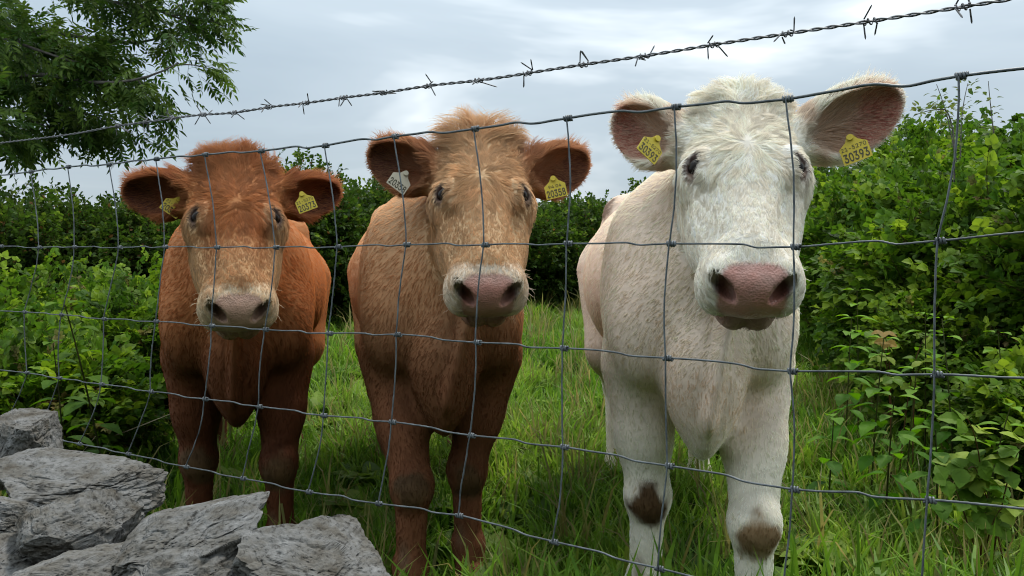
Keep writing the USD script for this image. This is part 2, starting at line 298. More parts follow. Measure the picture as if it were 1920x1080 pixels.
def pal(*c): return np.array(c, float)
def color_cow(s, P, N, kind):
    """Coat colours, with some shade painted in, at points P (n, 3)."""
    b, h = s.to_body(P), s.to_head(P); n = len(P)
    inhead = sstep(s.headf(P), .05, .012)
    f1 = meshkit.fbm(P * 7, 3, 3)[:, None]; f2 = meshkit.fbm(P * 25, 3, 5)[:, None]
    u, v, w = np.abs(h[:, 0]), h[:, 1], h[:, 2]
    def m(x): return np.clip(x, 0, 1)[:, None]
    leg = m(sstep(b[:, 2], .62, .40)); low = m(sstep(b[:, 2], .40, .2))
    eye_r = np.linalg.norm(np.stack([u, v, w], 1) - s.eye_c, axis=1)
    perp = np.abs((v - .462) * -.55 + (w + .074) * .83); muz = np.maximum(sstep((u / .082) ** 4 + (perp / .071) ** 4 + (f2[:, 0] - .5) * 1.2, 1.5, .6), sstep(u, .035, .055) * sstep(w, -.03, -.07) * sstep(v + (f2[:, 0] - .5) * .03, .395, .425)) * sstep(v, .385, .41) * sstep(w, -.2, -.13)
    pad_r = np.hypot(u / .060, (v * .6 + w * .8 - .6 * .44 + .8 * .055) / .05)
    along = v * .8 - w * .6                                     # distance towards the tip of the muzzle
    pad = sstep(np.maximum(u / .058, 0) ** 4 + (np.clip((np.abs((v - .462) * -.55 + (w + .073) * .83) / .056), 0, 9)) ** 4, 1.35, .75) * sstep(v, .415, .44) * inhead
    chin = sstep(w, -.132, -.142) * sstep(v, .38, .42) * inhead
    if kind == 'white':
        C = lerp(pal(.72, .555, .435), pal(.82, .69, .57), f1)
        C = lerp(C, pal(.54, .39, .31), m(sstep(b[:, 1], -.05, .45) * .40) * f1)
        C = lerp(C, pal(.50, .36, .25), m(sstep(b[:, 2], .80, .62) * sstep(b[:, 2], .42, .52) * sstep(np.abs(b[:, 0]), .20, .05) * .35))          # above: pinkish skin through thin flank hair; here: chest shade painted in as buff
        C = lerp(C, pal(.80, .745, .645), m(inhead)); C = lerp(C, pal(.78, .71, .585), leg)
        padc = pal(.44, .135, .10); 
    elif kind == 'blonde':
        C = lerp(pal(.37, .170, .074), pal(.50, .275, .140), f1)
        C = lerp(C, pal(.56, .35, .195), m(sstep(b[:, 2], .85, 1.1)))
        C = lerp(C, lerp(pal(.49, .295, .15), pal(.65, .455, .27), f1), m(inhead))
        C = lerp(C, pal(.17, .082, .040), leg * .88)  # darker legs: own tone plus painted underside shade
        C = lerp(C, pal(.36, .16, .07), m(sstep(u, .075, .12) * sstep(v, .17, .08) * inhead))
        C = lerp(C, pal(.15, .055, .024), m(sstep(b[:, 2], .92, .62) * sstep(b[:, 1], .40, .05) * .9) * (1 - m(inhead)))  # dark lower chest: shade painted into the coat
        padc = pal(.38, .125, .095)
        C = lerp(C, pal(.72, .63, .52), m(muz * inhead * .85))
    else:
        C = lerp(pal(.33, .112, .034), pal(.46, .185, .066), f1)
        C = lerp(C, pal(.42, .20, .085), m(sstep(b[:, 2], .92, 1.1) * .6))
        C = lerp(C, lerp(pal(.35, .135, .046), pal(.47, .215, .085), f1), m(inhead))
        C = lerp(C, pal(.50, .30, .15), m(inhead * sstep(v, .25, .38) * .8))
        C = lerp(C, pal(.54, .36, .19), m(inhead * sstep(u, .055, .10) * sstep(v, .15, .22) * .75))
        C = lerp(C, pal(.060, .020, .009), leg * .92); C = lerp(C, pal(.085, .026, .010), m(sstep(b[:, 2], .90, .62) * sstep(b[:, 1], .5, .1) * .9) * (1 - m(inhead)))  # legs: own dark coat plus painted shade; chest: shade painted in
        padc = pal(.42, .225, .165)
        C = lerp(C, pal(.68, .56, .40), m(muz * inhead * .85))
    ringc = {'white': pal(.66, .60, .54), 'blonde': pal(.62, .50, .36), 'red': pal(.60, .46, .30)}[kind]
    er = s.eye_ring(h); C = lerp(C, ringc, m(sstep(eye_r, .062, .03) * inhead) * (.18 if kind != 'white' else .15))
    C = lerp(C, pal(.045, .025, .02), m(sstep(er, 1.75, 1.1) * inhead))  # dark lids, patch widened to paint in the brow shade
    C = lerp(C, pal(.20, .12, .08), m(sstep(np.linalg.norm(np.stack([u, v, w], 1) - s.eye_c - s.EF[0] * .030, axis=1), .016, .006) * inhead * .6))
    C = lerp(C, pal(.05, .025, .02), m(np.exp(-((w + .139 - .04 * (.486 - v)) / .0055) ** 2) * sstep(v, .425, .44) * sstep(u, .085, .065) * inhead * .9))
    # ears: darker, skin showing inside
    for i in (0, 1):
        base, E, L, W = s.ears[i]; p = (P - base) @ E.T; on = sstep(s.earf(P, i), .012, .003) * sstep(p[:, 0], .015, .05)
        inside = on * sstep((N @ E[2]), .1, .5) * sstep(np.hypot((p[:, 0] - L * .60) / (L * .40), p[:, 1] / (W * .46)), 1.0, .8) * sstep(p[:, 0] / L - .9 * s.upb[i] * p[:, 1] / W + (f2[:, 0] - .5) * .5, .40, .74)
        oc, ic = {'white': (pal(.46, .34, .25), pal(.27, .095, .07)), 'blonde': (pal(.30, .125, .058), pal(.085, .032, .022)), 'red': (pal(.26, .085, .036), pal(.075, .028, .020))}[kind]
        C = lerp(C, oc, m(on)); C = lerp(C, lerp(ic, ic * 1.6, f2), m(inside * .9))
    skin = np.clip(pad + .6 * chin, 0, 1)
    C = lerp(C, lerp(padc, padc * [.62, .66, .72], m(sstep(w, -.07, -.125))) * (.7 + .6 * meshkit.fbm(h * 60, 3, 41)[:, None]), m(pad * (.80 + .4 * (f2[:, 0] - .5)))); C = lerp(C, padc * .55 + pal(.03, .03, .02), m(chin * .8))  # lower pad and chin darker: pigment plus painted muzzle shade
    nost = sstep(np.linalg.norm((np.stack([u, v, w], 1) - [.048, .474, -.044]) / [.9, 1.3, 1.25], axis=1), .026, .012) * inhead
    C = lerp(C, padc * .16, m(nost * .9))  # nostril hollow: its shade painted in as dark colour
    # mud on the knees and hooves of horn
    for i, (lx, ly) in enumerate(s.fore):
        r = np.linalg.norm((b - [lx, ly - .05, .335 - .01 * i]) / [.044, .065, .052], axis=1)
        C = lerp(C, lerp(pal(.05, .028, .013), pal(.13, .07, .03), f2) if kind != 'white' or i == 0 else lerp(pal(.13, .065, .022), pal(.30, .18, .08), f2), m(sstep(r + (f2[:, 0] - .5) * 1.3, 1.30, .75)) * (1.0 if kind != 'white' else (1.0, .95)[i]))
        C = lerp(C, pal(.13, .085, .05), m(sstep(np.linalg.norm((b - [lx - .03, ly - .05, .17]) / [.03, .04, .05], axis=1), 1.2, .5)) * .8)
    C = lerp(C, pal(.06, .05, .04), m(sstep(b[:, 2], .075, .06)))
    for q, r in s.spots:
        C = lerp(C, pal(.13, .075, .045), m(sstep(np.linalg.norm(P - q, axis=1) + (f2[:, 0] - .5) * r * 1.6, r, r * .4)) * .85)
    return np.clip(C, .004, .9), skin, inhead
def flow(s, P, N):
    b, h = s.to_body(P), s.to_head(P); inhead = sstep(s.headf(P), .05, .012)[:, None]
    back, down = s.A[1], np.array([0, 0, -1.])
    legw = sstep(b[:, 2], .75, .55)[:, None]; f = lerp(back[None] * .8 + down * .7 + s.A[0] * .15 * np.sign(b[:, :1]), down[None] + 0 * P, legw)
    wv = meshkit.fbm(P * 5, 2, 11)[:, None] - .5; side = np.cross(N, f); f = f + side * wv * 1.6
    r = np.stack([h[:, 0], h[:, 1] - .175, 0 * h[:, 0]], 1); rl = np.linalg.norm(r, axis=1, keepdims=True) + 1e-6; r = r / rl
    low = sstep(h[:, 1], .20, .30)[:, None]; r = lerp(r, np.array([0, 1., 0]) + r * .35, low)
    sw = np.stack([-r[:, 1], r[:, 0], r[:, 2]], 1); r = r + sw * .35 * np.exp(-rl / .05) + sw * (meshkit.fbm(P * 22, 3, 21)[:, None] - .5) * 1.7 * sstep(h[:, 1], .24, .12)[:, None]
    f = lerp(f, r @ s.H, inhead)
    for i in (0, 1):
        base, E, L, W = s.ears[i]; p = (P - base) @ E.T; on = (sstep(s.earf(P, i), .014, .004) * sstep(p[:, 0], .02, .06))[:, None]
        f = lerp(f, E[0] * .9 + E[1] * np.clip(p[:, 1:2] / (W * .3), -1, 1) * .9 + 0 * P, on)
    f = f - N * np.sum(f * N, 1, keepdims=True); return f / (np.linalg.norm(f, axis=1, keepdims=True) + 1e-9)
def U0(x): return x / (np.linalg.norm(x, axis=1, keepdims=True) + 1e-9)
def grow(s, kind, rng, n_head, n_body):
    V, F, N = s.V, s.F, s.N
    tri = V[F]; area = np.linalg.norm(np.cross(tri[:, 1] - tri[:, 0], tri[:, 2] - tri[:, 0]), axis=1) / 2; c = tri.mean(1)
    facing = np.sum(N[F[:, 0]] * (np.array([0, 0, EYE]) - c) / np.linalg.norm(c - [0, 0, EYE], axis=1, keepdims=True), 1)
    hd = (s.headf(c) < .02) | (s.earf(c, 0) < .01) | (s.earf(c, 1) < .01)
    wgt = area * np.where(facing > -.25, 1.0, .12)
    out = []
    for sel, n in ((hd, n_head), (~hd, n_body)):
        p = wgt * sel * np.where(hd, 1, 1 / np.maximum(c[:, 1] - .6, .5) ** 1.0); p /= p.sum()
        t = rng.choice(len(F), n, p=p); r = rng.random((n, 2)); r1 = np.sqrt(r[:, :1]); r2 = r[:, 1:]
        bc = np.concatenate([1 - r1, r1 * (1 - r2), r1 * r2], 1)
        out.append((np.einsum('nk,nkd->nd', bc, V[F[t]]), np.einsum('nk,nkd->nd', bc, N[F[t]])))
    R = np.vstack([o[0] for o in out]); M = np.vstack([o[1] for o in out]); M /= np.linalg.norm(M, axis=1, keepdims=True)
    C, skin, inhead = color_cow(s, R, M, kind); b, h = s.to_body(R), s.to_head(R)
    eye_r = np.linalg.norm(np.stack([np.abs(h[:, 0]), h[:, 1], h[:, 2]], 1) - s.eye_c, axis=1)
    keep = (rng.random(len(R)) > skin * 1.3) & (s.eye_ring(h) > 1.15) & (b[:, 2] > .06)
    R, M, C, h, b, inhead = R[keep], M[keep], C[keep], h[keep], b[keep], inhead[keep]; n = len(R)
    D = flow(s, R, M); u = np.abs(h[:, 0])
    L = lerp(.0105 + .005 * sstep(b[:, 2], .6, .8), .0085, inhead)
    L = L + inhead * (.019 * sstep(h[:, 1], .30, .2) + s.tuft * sstep(h[:, 1], .09, .015) * sstep(h[:, 2], -.16, -.06))
    lift = lerp(.06, .075, inhead) + inhead * .55 * sstep(h[:, 1], .06, .0)
    ear_on = np.zeros(n)
    for i in (0, 1):
        base, E, Le, W = s.ears[i]; p = (R - base) @ E.T; on = sstep(s.earf(R, i), .014, .004) * sstep(p[:, 0], .03, .06)
        edge = sstep(np.hypot((p[:, 0] - Le * .55) / (Le * .47), p[:, 1] / (W * .5)), .7, .95)
        top = np.maximum(sstep(s.upb[i] * p[:, 1] / W, .05, .4), sstep(p[:, 0] / Le, .6, .3)) * sstep(M @ E[2], -.2, .3)
        L = lerp(L, (.0085 - .0035 * edge) + .022 * top + .006 * sstep(M @ E[2], .0, .3), on); lift = lerp(lift, .05 + .2 * top * (1 - edge), on); ear_on = np.maximum(ear_on, on)
        tuft_ = on * sstep(M @ E[2], .0, .3) * (1 - edge) * (rng.random(n) < .65); C = lerp(C, {'white': pal(.58, .46, .36), 'blonde': pal(.34, .18, .095), 'red': pal(.32, .135, .058)}[kind], (tuft_ * .8)[:, None])
        C = lerp(C, {'white': pal(.74, .68, .60), 'blonde': pal(.42, .22, .11), 'red': pal(.36, .15, .06)}[kind], (on * sstep(edge, .1, .7) * .9)[:, None])  # paler ear fringe; for white the backlit glow is painted in
    near_eye = sstep(s.eye_ring(h), 2.6, 1.4); L = lerp(L, .0075, near_eye)
    L = L * rng.uniform(.65, 1.25, n); lift = lift * rng.uniform(.6, 1.4, n)
    J = rng.normal(0, 1, (n, 3)) * (.08 - .025 * inhead + .13 * inhead * sstep(h[:, 1], .12, .02) * (1 - ear_on))[:, None]; D0 = D + M * lift[:, None] + J * .6; D0 /= np.linalg.norm(D0, axis=1, keepdims=True)
    D1 = D + M * (lift * .25)[:, None] + J + np.array([0, 0, -.25]) * (L[:, None] / .03); D1 = D1 + M * np.clip(.06 - np.sum(D1 * M, 1, keepdims=True), 0, 9); D1 /= np.linalg.norm(D1, axis=1, keepdims=True)
    ee = (np.stack([u, h[:, 1], h[:, 2]], 1) - s.eye_c) @ s.EF.T; er = s.eye_ring(h); lash = (er < 1.65) & (ee[:, 1] < -.004) & (inhead > .5) & (rng.random(n) < .35); sg = np.sign(h[lash, 0])[:, None] * [1, 0, 0] + [0, 1, 1]
    ln_ = (s.EF[2] * .8 + s.EF[1] * .55) * sg; D0[lash] = U0(ln_ @ s.H + rng.normal(0, .15, (lash.sum(), 3))); D1[lash] = U0((s.EF[2] * .35 + s.EF[1] * .9) * sg @ s.H + [0, 0, -.25]); L[lash] = rng.uniform(.010, .017, lash.sum()); C[lash] = C[lash] * .28
    muzz = inhead * sstep(h[:, 1], .39, .42); whisk = (muzz > .5) & (rng.random(n) < .010)
    L = np.where(whisk, rng.uniform(.010, .022, n), L); D0[whisk] = U0(M[whisk] + .5 * D[whisk] + rng.normal(0, .25, (whisk.sum(), 3))); D1[whisk] = U0(D0[whisk] + [0, 0, -.5])
    K = 4; P = np.zeros((n, K, 3)); P[:, 0] = R - M * .0003; side = np.cross(M, D); ph = meshkit.fbm(R * 60, 2, 51) * 12
    for k in range(1, K):
        t = (k - .5) / (K - 1); d = lerp(D0, D1, t) + side * (np.sin(ph + 4.2 * t) * .55 * inhead * (L > .011))[:, None]; P[:, k] = P[:, k - 1] + d * (L / (K - 1))[:, None] + (M * .0009 if k == 1 else 0)
    from scipy.spatial import cKDTree
    for sel, per, pull in (((inhead > .5) & ~whisk, 22, .62), (inhead <= .5, 12, .16)):
        idx = np.nonzero(sel)[0]; g = rng.choice(idx, max(4, len(idx) // per), replace=False); _, j = cKDTree(R[g]).query(R[idx]); j = g[j]
        for k in range(1, K): wk = pull * (k / (K - 1)) ** 1.2; tgt = R[idx] + (P[j, k] - R[j]) * (L[idx] / L[j]).clip(.5, 1.6)[:, None]; conv = P[j, k]; P[idx, k] = P[idx, k] + (.55 * (conv - P[idx, k]) + .45 * (tgt - P[idx, k])) * wk
        gc = 1 + (rng.uniform(.84, 1.12, len(R)) - 1) * lerp(.45, 1.0, inhead); C[idx] = C[idx] * gc[j][:, None]
    C = C * (1 + rng.uniform(-.12, .12, (n, 1)) * lerp(.5, 1.0, inhead[:, None])) * lerp(1.0, .78 + .44 * meshkit.fbm(s.to_head(R) * [55, 28, 55], 2, 31)[:, None], inhead[:, None])
    return P, np.clip(C * lerp(1.36, 1.12, inhead[:, None]), .004, .88), n_head
def make_cow(s, name, kind, label, seed, n_head, n_body):
    rng = np.random.default_rng(seed)
    s.build_mesh(); root = thing(name, label, 'cow', 'cattle looking over the wire fence')
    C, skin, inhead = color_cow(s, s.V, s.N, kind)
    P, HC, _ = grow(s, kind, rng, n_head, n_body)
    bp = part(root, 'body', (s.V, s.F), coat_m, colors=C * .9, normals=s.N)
    UsdGeom.PrimvarsAPI(bp).CreatePrimvar('wet', T.FloatArray, 'vertex').Set(Vt.FloatArray.FromNumpy(skin.astype(np.float32)))
    curves(root, 'coat_hair', P, np.array([.00085, .0008, .0006, .0002]) * s.hairw, hair_m, HC, kind='stuff')
    for sg in (-1, 1):
        e = trimesh.creation.icosphere(3, .0220 * s.hs); ec = s.eye_c - s.EF[2] * .0150; e.apply_translation(s.from_head(sg * ec[0], ec[1], ec[2])[0])
        part(root, 'eye', e, eye_m, smooth=True)
    return root
for c in (white, blonde, red): c.spots, c.tuft, c.hairw = [], .02, 1.0
white.spots = [(at(1122, 525, 2.45), .035), (at(1130, 395, 2.9), .07), (at(1122, 545, 2.42), .014)]
blonde.tuft = .058; red.tuft = .036
NH, NB = int(os.environ.get('NH', 40000)), int(os.environ.get('NB', 42000))
make_cow(white, 'white_cow', 'white', 'cream white cow nearest the fence with yellow tags in both ears', 1, NH, NB)
make_cow(blonde, 'blonde_cow', 'blonde', 'tan blonde cow with shaggy pale forelock in the middle of the three', 2, NH, NB)
make_cow(red, 'red_cow', 'red', 'reddish brown cow with cream muzzle, behind the stone wall', 3, NH, NB)
# ---------------------------------------------------------------- ground
gx, gy = np.linspace(-30, 30, 90), np.concatenate([np.linspace(-4, 10, 60), np.linspace(10.5, 160, 40)])
X, Y = np.meshgrid(gx * 3, gy, indexing='ij'); Zg = ground_z(X, Y)
ii, jj = np.meshgrid(np.arange(len(gx) - 1), np.arange(len(gy) - 1), indexing='ij'); n_ = len(gy)
q = np.stack([ii * n_ + jj, (ii + 1) * n_ + jj, (ii + 1) * n_ + jj + 1, ii * n_ + jj + 1], -1).reshape(-1, 4)
soil = plain('turf_soil', (.035, .05, .018), .95)
part(None, 'ground', (np.stack([X, Y, Zg], -1).reshape(-1, 3), q), soil, smooth=True, kind='structure', label='field ground under the grass')
# ---------------------------------------------------------------- vegetation helpers
def leaf_material(name, trans=.38, rough=.6, vary=(.62, 1.35)):
    return usdkit.material(stage, '/World/Looks/' + name, {
        'a': ('attribute', {'attribute': 'tint'}), 'g': ('geometry', {}), 'n': ('noise_texture', {'scale': 3.5, 'detail': 4.0, 'roughness': .7}),
        'r': ('rgb_ramp', {'ramp': [(.3, (vary[0] * .9, vary[0], vary[0] * 1.1)), (.7, (vary[1] * 1.12, vary[1], vary[1] * .85))]}), 'm': ('mix', {'mix_type': 'multiply', 'fac': 1.0}),
        'h': ('hsv', {'hue': .5, 'saturation': 1.05, 'value': 1.6}),
        'p': ('principled_bsdf', {'roughness': rough, 'specular_ior_level': .14}), 't': ('translucent_bsdf', {}), 'x': ('mix_closure', {'fac': trans})},
        [('g.position', 'n.vector'), ('n.fac', 'r.fac'), ('a.color', 'm.color1'), ('r.color', 'm.color2'), ('m.color', 'p.base_color'), ('m.color', 'h.color'), ('h.color', 't.color'),
         ('p.BSDF', 'x.closure1'), ('t.BSDF', 'x.closure2')], surface='x.closure')
leaf_m = leaf_material('leaf'); grass_m = leaf_material('grass_blade', .4, .45)
bark_m = usdkit.material(stage, '/World/Looks/bark', {'g': ('geometry', {}), 'n': ('noise_texture', {'scale': 30.0, 'detail': 5.0}), 'r': ('rgb_ramp', {'ramp': [(.3, (.035, .03, .024)), (.7, (.10, .09, .075))]}),
    'b': ('bump', {'strength': .5, 'distance': .01}), 'p': ('principled_bsdf', {'roughness': .9})}, [('g.position', 'n.vector'), ('n.fac', 'r.fac'), ('r.color', 'p.base_color'), ('n.fac', 'b.height'), ('b.normal', 'p.normal')], surface='p.BSDF')
class Soup:
    """Collects coloured triangles of leaves and stems."""
    def __init__(s): s.v, s.f, s.c, s.n = [], [], [], 0
    def add(s, V, F, col):
        V = np.asarray(V, float); s.v.append(V); s.f.append(np.asarray(F) + s.n); s.c.append(np.broadcast_to(np.asarray(col, float), V.shape)); s.n += len(V)
    def mesh(s): return (np.vstack(s.v), np.vstack(s.f)), np.vstack(s.c)
def leaf_shape(L, W, fold=.25, droop=.2, k=4, tooth=0.0, tip=1.0):
    """A leaf in its own frame: along +x, up +z."""
    t = np.linspace(0, 1, k + 2); w = W / 2 * np.sin(np.pi * np.clip(t, 0, 1) ** (.8 * tip)) ** .9; w[0] = w[-1] = W * .02
    z = -droop * L * t ** 2; V = []
    for i in range(k + 2): V += [(t[i] * L, w[i] * (1 + tooth * (i % 2)), z[i] + fold * w[i]), (t[i] * L, 0, z[i]), (t[i] * L, -w[i] * (1 + tooth * (i % 2)), z[i] + fold * w[i])]
    F = []
    for i in range(k + 1):
        a, b = 3 * i, 3 * i + 3
        F += [(a, a + 1, b + 1), (a, b + 1, b), (a + 1, a + 2, b + 2), (a + 1, b + 2, b + 1)]
    return np.array(V), np.array(F)
def frame(x, up):
    x = U(x); y = np.cross(up, x); y = U(y) if np.linalg.norm(y) > 1e-6 else U(np.cross([1, 0, .01], x)); return np.array([x, y, np.cross(x, y)])
def bez(a, b, c, n): t = np.linspace(0, 1, n)[:, None]; return (1 - t) ** 2 * np.asarray(a) + 2 * t * (1 - t) * np.asarray(b) + t * t * np.asarray(c)
def sprig(rng, length, nleaf, L, W, col, col2, stem=(.06, .05, .02), spread=1.0, tri=False, fold=.25, r=.0022):
    """A twig along +x with leaves on alternate sides; tri: three leaflets to a leaf."""
    S = Soup(); axis = bez((0, 0, 0), (length * .5, 0, length * .12), (length, rng.normal(0, .1) * length, rng.normal(0, .12) * length), 7)
    m = tube(axis, np.linspace(r, r * .4, 7), 4); S.add(m.vertices, m.faces, stem)
    for i in range(nleaf):
        t = (i + .6) / nleaf; p = axis[0] + (axis[-1] - axis[0]) * t; p = np.array([np.interp(t, np.linspace(0, 1, 7), axis[:, k]) for k in range(3)])
        side = (-1) ** i; a = rng.normal(0, .45) + (1.05 - .6 * t) * side * spread; el = rng.normal(.1, .35)
        d = np.array([math.cos(a) * math.cos(el), math.sin(a) * math.cos(el), math.sin(el)]); up = U(rng.normal(0, .35, 3) + [0, 0, 1])
        dirs = [d] if not tri else [d, frame(d, up).T @ U(.35, .9, 0), frame(d, up).T @ U(.35, -.9, 0)]
        q = p + d * L * (.45 if tri else .12)
        if tri: mm = tube(np.array([p, q]), r * .5, 3); S.add(mm.vertices, mm.faces, stem)
        c = lerp(np.array(col), np.array(col2), rng.random() ** 1.5) * rng.uniform(.7, 1.25)
        if rng.random() < .03: c = np.array((.16, .095, .035)) * rng.uniform(.6, 1.2)
        for j, dd in enumerate(dirs):
            sc = rng.uniform(.75, 1.15) * (1 if j == 0 else .85); V, F = leaf_shape(L * sc, W * sc, fold, rng.uniform(.05, .35), 3)
            S.add(V @ frame(dd, up) + q, F, c * rng.uniform(.92, 1.08))
    return S
protos = UsdGeom.Scope.Define(stage, '/World/plant_kinds'); protos.GetPrim().SetSpecifier(Sdf.SpecifierClass)
def define_kinds(name, soups, mat):
    out = []
    for i, S in enumerate(soups):
        (V, F), C = S.mesh(); p = f'/World/plant_kinds/{name}_{i:03d}'
        g = usdkit.mesh(stage, p, (V, F), mat, smooth=False)
        UsdGeom.PrimvarsAPI(g).CreatePrimvar('tint', T.Color3fArray, 'vertex').Set(Vt.Vec3fArray.FromNumpy(C.astype(np.float32))); out.append(p)
    return out
def quats(R):
    """Rows of R (n,3,3) are the local axes in world; returns quaternions w,x,y,z."""
    from scipy.spatial.transform import Rotation
    q = Rotation.from_matrix(np.transpose(R, (0, 2, 1))).as_quat(); return q[:, [3, 0, 1, 2]]
def scatter(parent, name, kinds, which, P, R, scale, **kw):
    path = path_under(parent, name); pi = UsdGeom.PointInstancer.Define(stage, path); t = []
    for k in kinds:
        c = stage.DefinePrim(f'{path}/{k.rsplit("/", 1)[1]}', 'Mesh'); c.GetReferences().AddInternalReference(k); t.append(c.GetPath())
    pi.CreatePrototypesRel().SetTargets(t); pi.CreateProtoIndicesAttr(Vt.IntArray.FromNumpy(np.asarray(which, np.int32)))
    pi.CreatePositionsAttr(Vt.Vec3fArray.FromNumpy(np.asarray(P, np.float32)))
    q = quats(R); pi.CreateOrientationsAttr(Vt.QuathArray([Gf.Quath(*map(float, x)) for x in q]))
    pi.CreateScalesAttr(Vt.Vec3fArray.FromNumpy(np.repeat(np.asarray(scale, np.float32)[:, None], 3, 1)))
    return keys(pi.GetPrim(), **kw)
def frames(X, rng, upj=.4):
    X = X / np.linalg.norm(X, axis=1, keepdims=True); up = rng.normal(0, upj, X.shape) + [0, 0, 1]
    Y = np.cross(up, X); Y /= np.linalg.norm(Y, axis=1, keepdims=True) + 1e-9; return np.stack([X, Y, np.cross(X, Y)], 1)
# ---------------------------------------------------------------- stock fence and barbed wire
steel = usdkit.material(stage, '/World/Looks/galvanised_wire', {'g': ('geometry', {}), 'n': ('noise_texture', {'scale': 90.0, 'detail': 3.0}), 'r': ('rgb_ramp', {'ramp': [(.3, (.055, .063, .068)), (.7, (.14, .157, .167))]}),
    'p': ('principled_bsdf', {'roughness': .48, 'metallic': .45})}, [('g.position', 'n.vector'), ('n.fac', 'r.fac'), ('r.color', 'p.base_color')], surface='p.BSDF')
dark_steel = usdkit.material(stage, '/World/Looks/weathered_barbed_wire', {'g': ('geometry', {}), 'n': ('noise_texture', {'scale': 120.0, 'detail': 3.0}), 'r': ('rgb_ramp', {'ramp': [(.3, (.07, .07, .075)), (.7, (.16, .165, .17))]}),
    'p': ('principled_bsdf', {'roughness': .55, 'metallic': .4})}, [('g.position', 'n.vector'), ('n.fac', 'r.fac'), ('r.color', 'p.base_color')], surface='p.BSDF')
wood_m = usdkit.material(stage, '/World/Looks/post_wood', {'g': ('geometry', {}), 'm': ('mapping', {'scale': (40., 40., 3.)}), 'n': ('noise_texture', {'scale': 1.0, 'detail': 5.0}), 'r': ('rgb_ramp', {'ramp': [(.3, (.10, .085, .065)), (.7, (.22, .19, .15))]}),
    'p': ('principled_bsdf', {'roughness': .85})}, [('g.position', 'm.vector'), ('m.vector', 'n.vector'), ('n.fac', 'r.fac'), ('r.color', 'p.base_color')], surface='p.BSDF')
def fz(px): return 1.0 / (.588 + px / 1920 * .774)
def fpt(px, py, push=0.0): return at(px, py, fz(px) + push)
ROWS = [[(-140, 340), (57, 322), (127, 313), (204, 308), (292, 298), (384, 290), (488, 283), (608, 273), (738, 256), (888, 242), (1062, 222), (1264, 201), (1473, 186), (1797, 143), (2260, 104)],
        [(-140, 461), (2, 462), (73, 464), (139, 463), (223, 464), (309, 463), (406, 464), (516, 464), (632, 463), (761, 459), (907, 459), (1062, 457), (1255, 457), (1487, 463), (1757, 452), (2260, 414)],
        [(-140, 570), (45, 585), (114, 590), (194, 598), (292, 603), (396, 611), (496, 618), (615, 625), (743, 627), (892, 642), (1054, 653), (1248, 671), (1481, 696), (1752, 702), (2260, 732)],
        [(-140, 672), (50, 699), (111, 709), (189, 720), (282, 734), (383, 748), (485, 762), (606, 779), (734, 791), (881, 816), (1055, 838), (1251, 873), (1485, 917), (1738, 937), (2260, 1010)],
        [(-140, 770), (0, 802), (73, 815), (148, 832), (239, 851), (348, 875), (454, 897), (577, 922), (708, 944), (859, 966), (1036, 1015), (1233, 1065), (1465, 1128), (1722, 1180), (2260, 1330)]]
FIRST = [1, 2, 1, 1, 1]                         # index in each row of the stay that starts at pixel 57 of the top wire
from scipy.interpolate import PchipInterpolator, CubicSpline
fence = thing('wire_fence', 'galvanised square-mesh wire stock fence in front of the three cows', 'fence')
rngf = np.random.default_rng(17)
def knot(p, along, r_line, r):
    turns = 3.4; n = 30; t = np.linspace(0, 1, n); f = frame(along, [0, 0, 1.]); R = r_line + r; ph = rngf.uniform(0, 6)
    P = p + (np.stack([(t - .5) * turns * r * 2.15 + r * 2, R * np.cos(t * turns * 2 * np.pi + ph), R * np.sin(t * turns * 2 * np.pi + ph)], 1)) @ f
    return tube(P, r, 5)
for ri, row in enumerate(ROWS):
    px = []
    for (x0, y0), (x1, y1) in zip(row[:-1], row[1:]):
        px.append((x0, y0)); sc = (x1 - x0) / 200; k = rngf.uniform(.42, .62)
        px += [(lerp(x0, x1, .28), lerp(y0, y1, .28) - 1.5 * sc + rngf.normal(0, .6) * sc), (lerp(x0, x1, k), lerp(y0, y1, k) - 2.6 * sc + rngf.normal(0, .8) * sc),
               (lerp(x0, x1, k + .14), lerp(y0, y1, k + .14) + 2.2 * sc + rngf.normal(0, .6) * sc), (lerp(x0, x1, .88), lerp(y0, y1, .88) + .8 * sc)]
    px.append(row[-1]); px = np.array(px, float); f = PchipInterpolator(px[:, 0], px[:, 1])
    xs = np.linspace(-140, 2260, 350); P = np.array([fpt(x, float(f(x))) for x in xs])
    part(fence, 'line_wire', tube(P, .0016 if ri == 0 else .0012, 6), steel, smooth=True)
for ri in range(4):
    top, bot = ROWS[ri][FIRST[ri]:-1], ROWS[ri + 1][FIRST[ri + 1]:-1]
    if ri == 0: bot = ROWS[1][2:-1]
    for a, b in zip(top, bot):
        n = 9; t = np.linspace(0, 1, n); bow = rngf.normal(0, .06) * abs(b[1] - a[1]) * .5; P = []
        if ri == 0: bow = .05 * (b[1] - a[1])
        for k in t:
            P.append(fpt(lerp(a[0], b[0], k ** 1.25) + bow * math.sin(math.pi * k) * .6 + rngf.normal(0, .35), lerp(a[1], b[1], k), -.0028))
        part(fence, 'stay_wire', tube(np.array(P), .00108, 5), steel, smooth=True)
for ri, row in enumerate(ROWS):
    for i, (x, y) in enumerate(row[1:-1]):
        if (ri in (1, 4) and i == 0 and ri == 4): continue
        d = fpt(row[min(i + 2, len(row) - 1)][0], row[min(i + 2, len(row) - 1)][1]) - fpt(row[i][0], row[i][1])
        part(fence, 'knot', knot(fpt(x, y), d, .0016 if ri == 0 else .0012, .0014), steel, smooth=True)
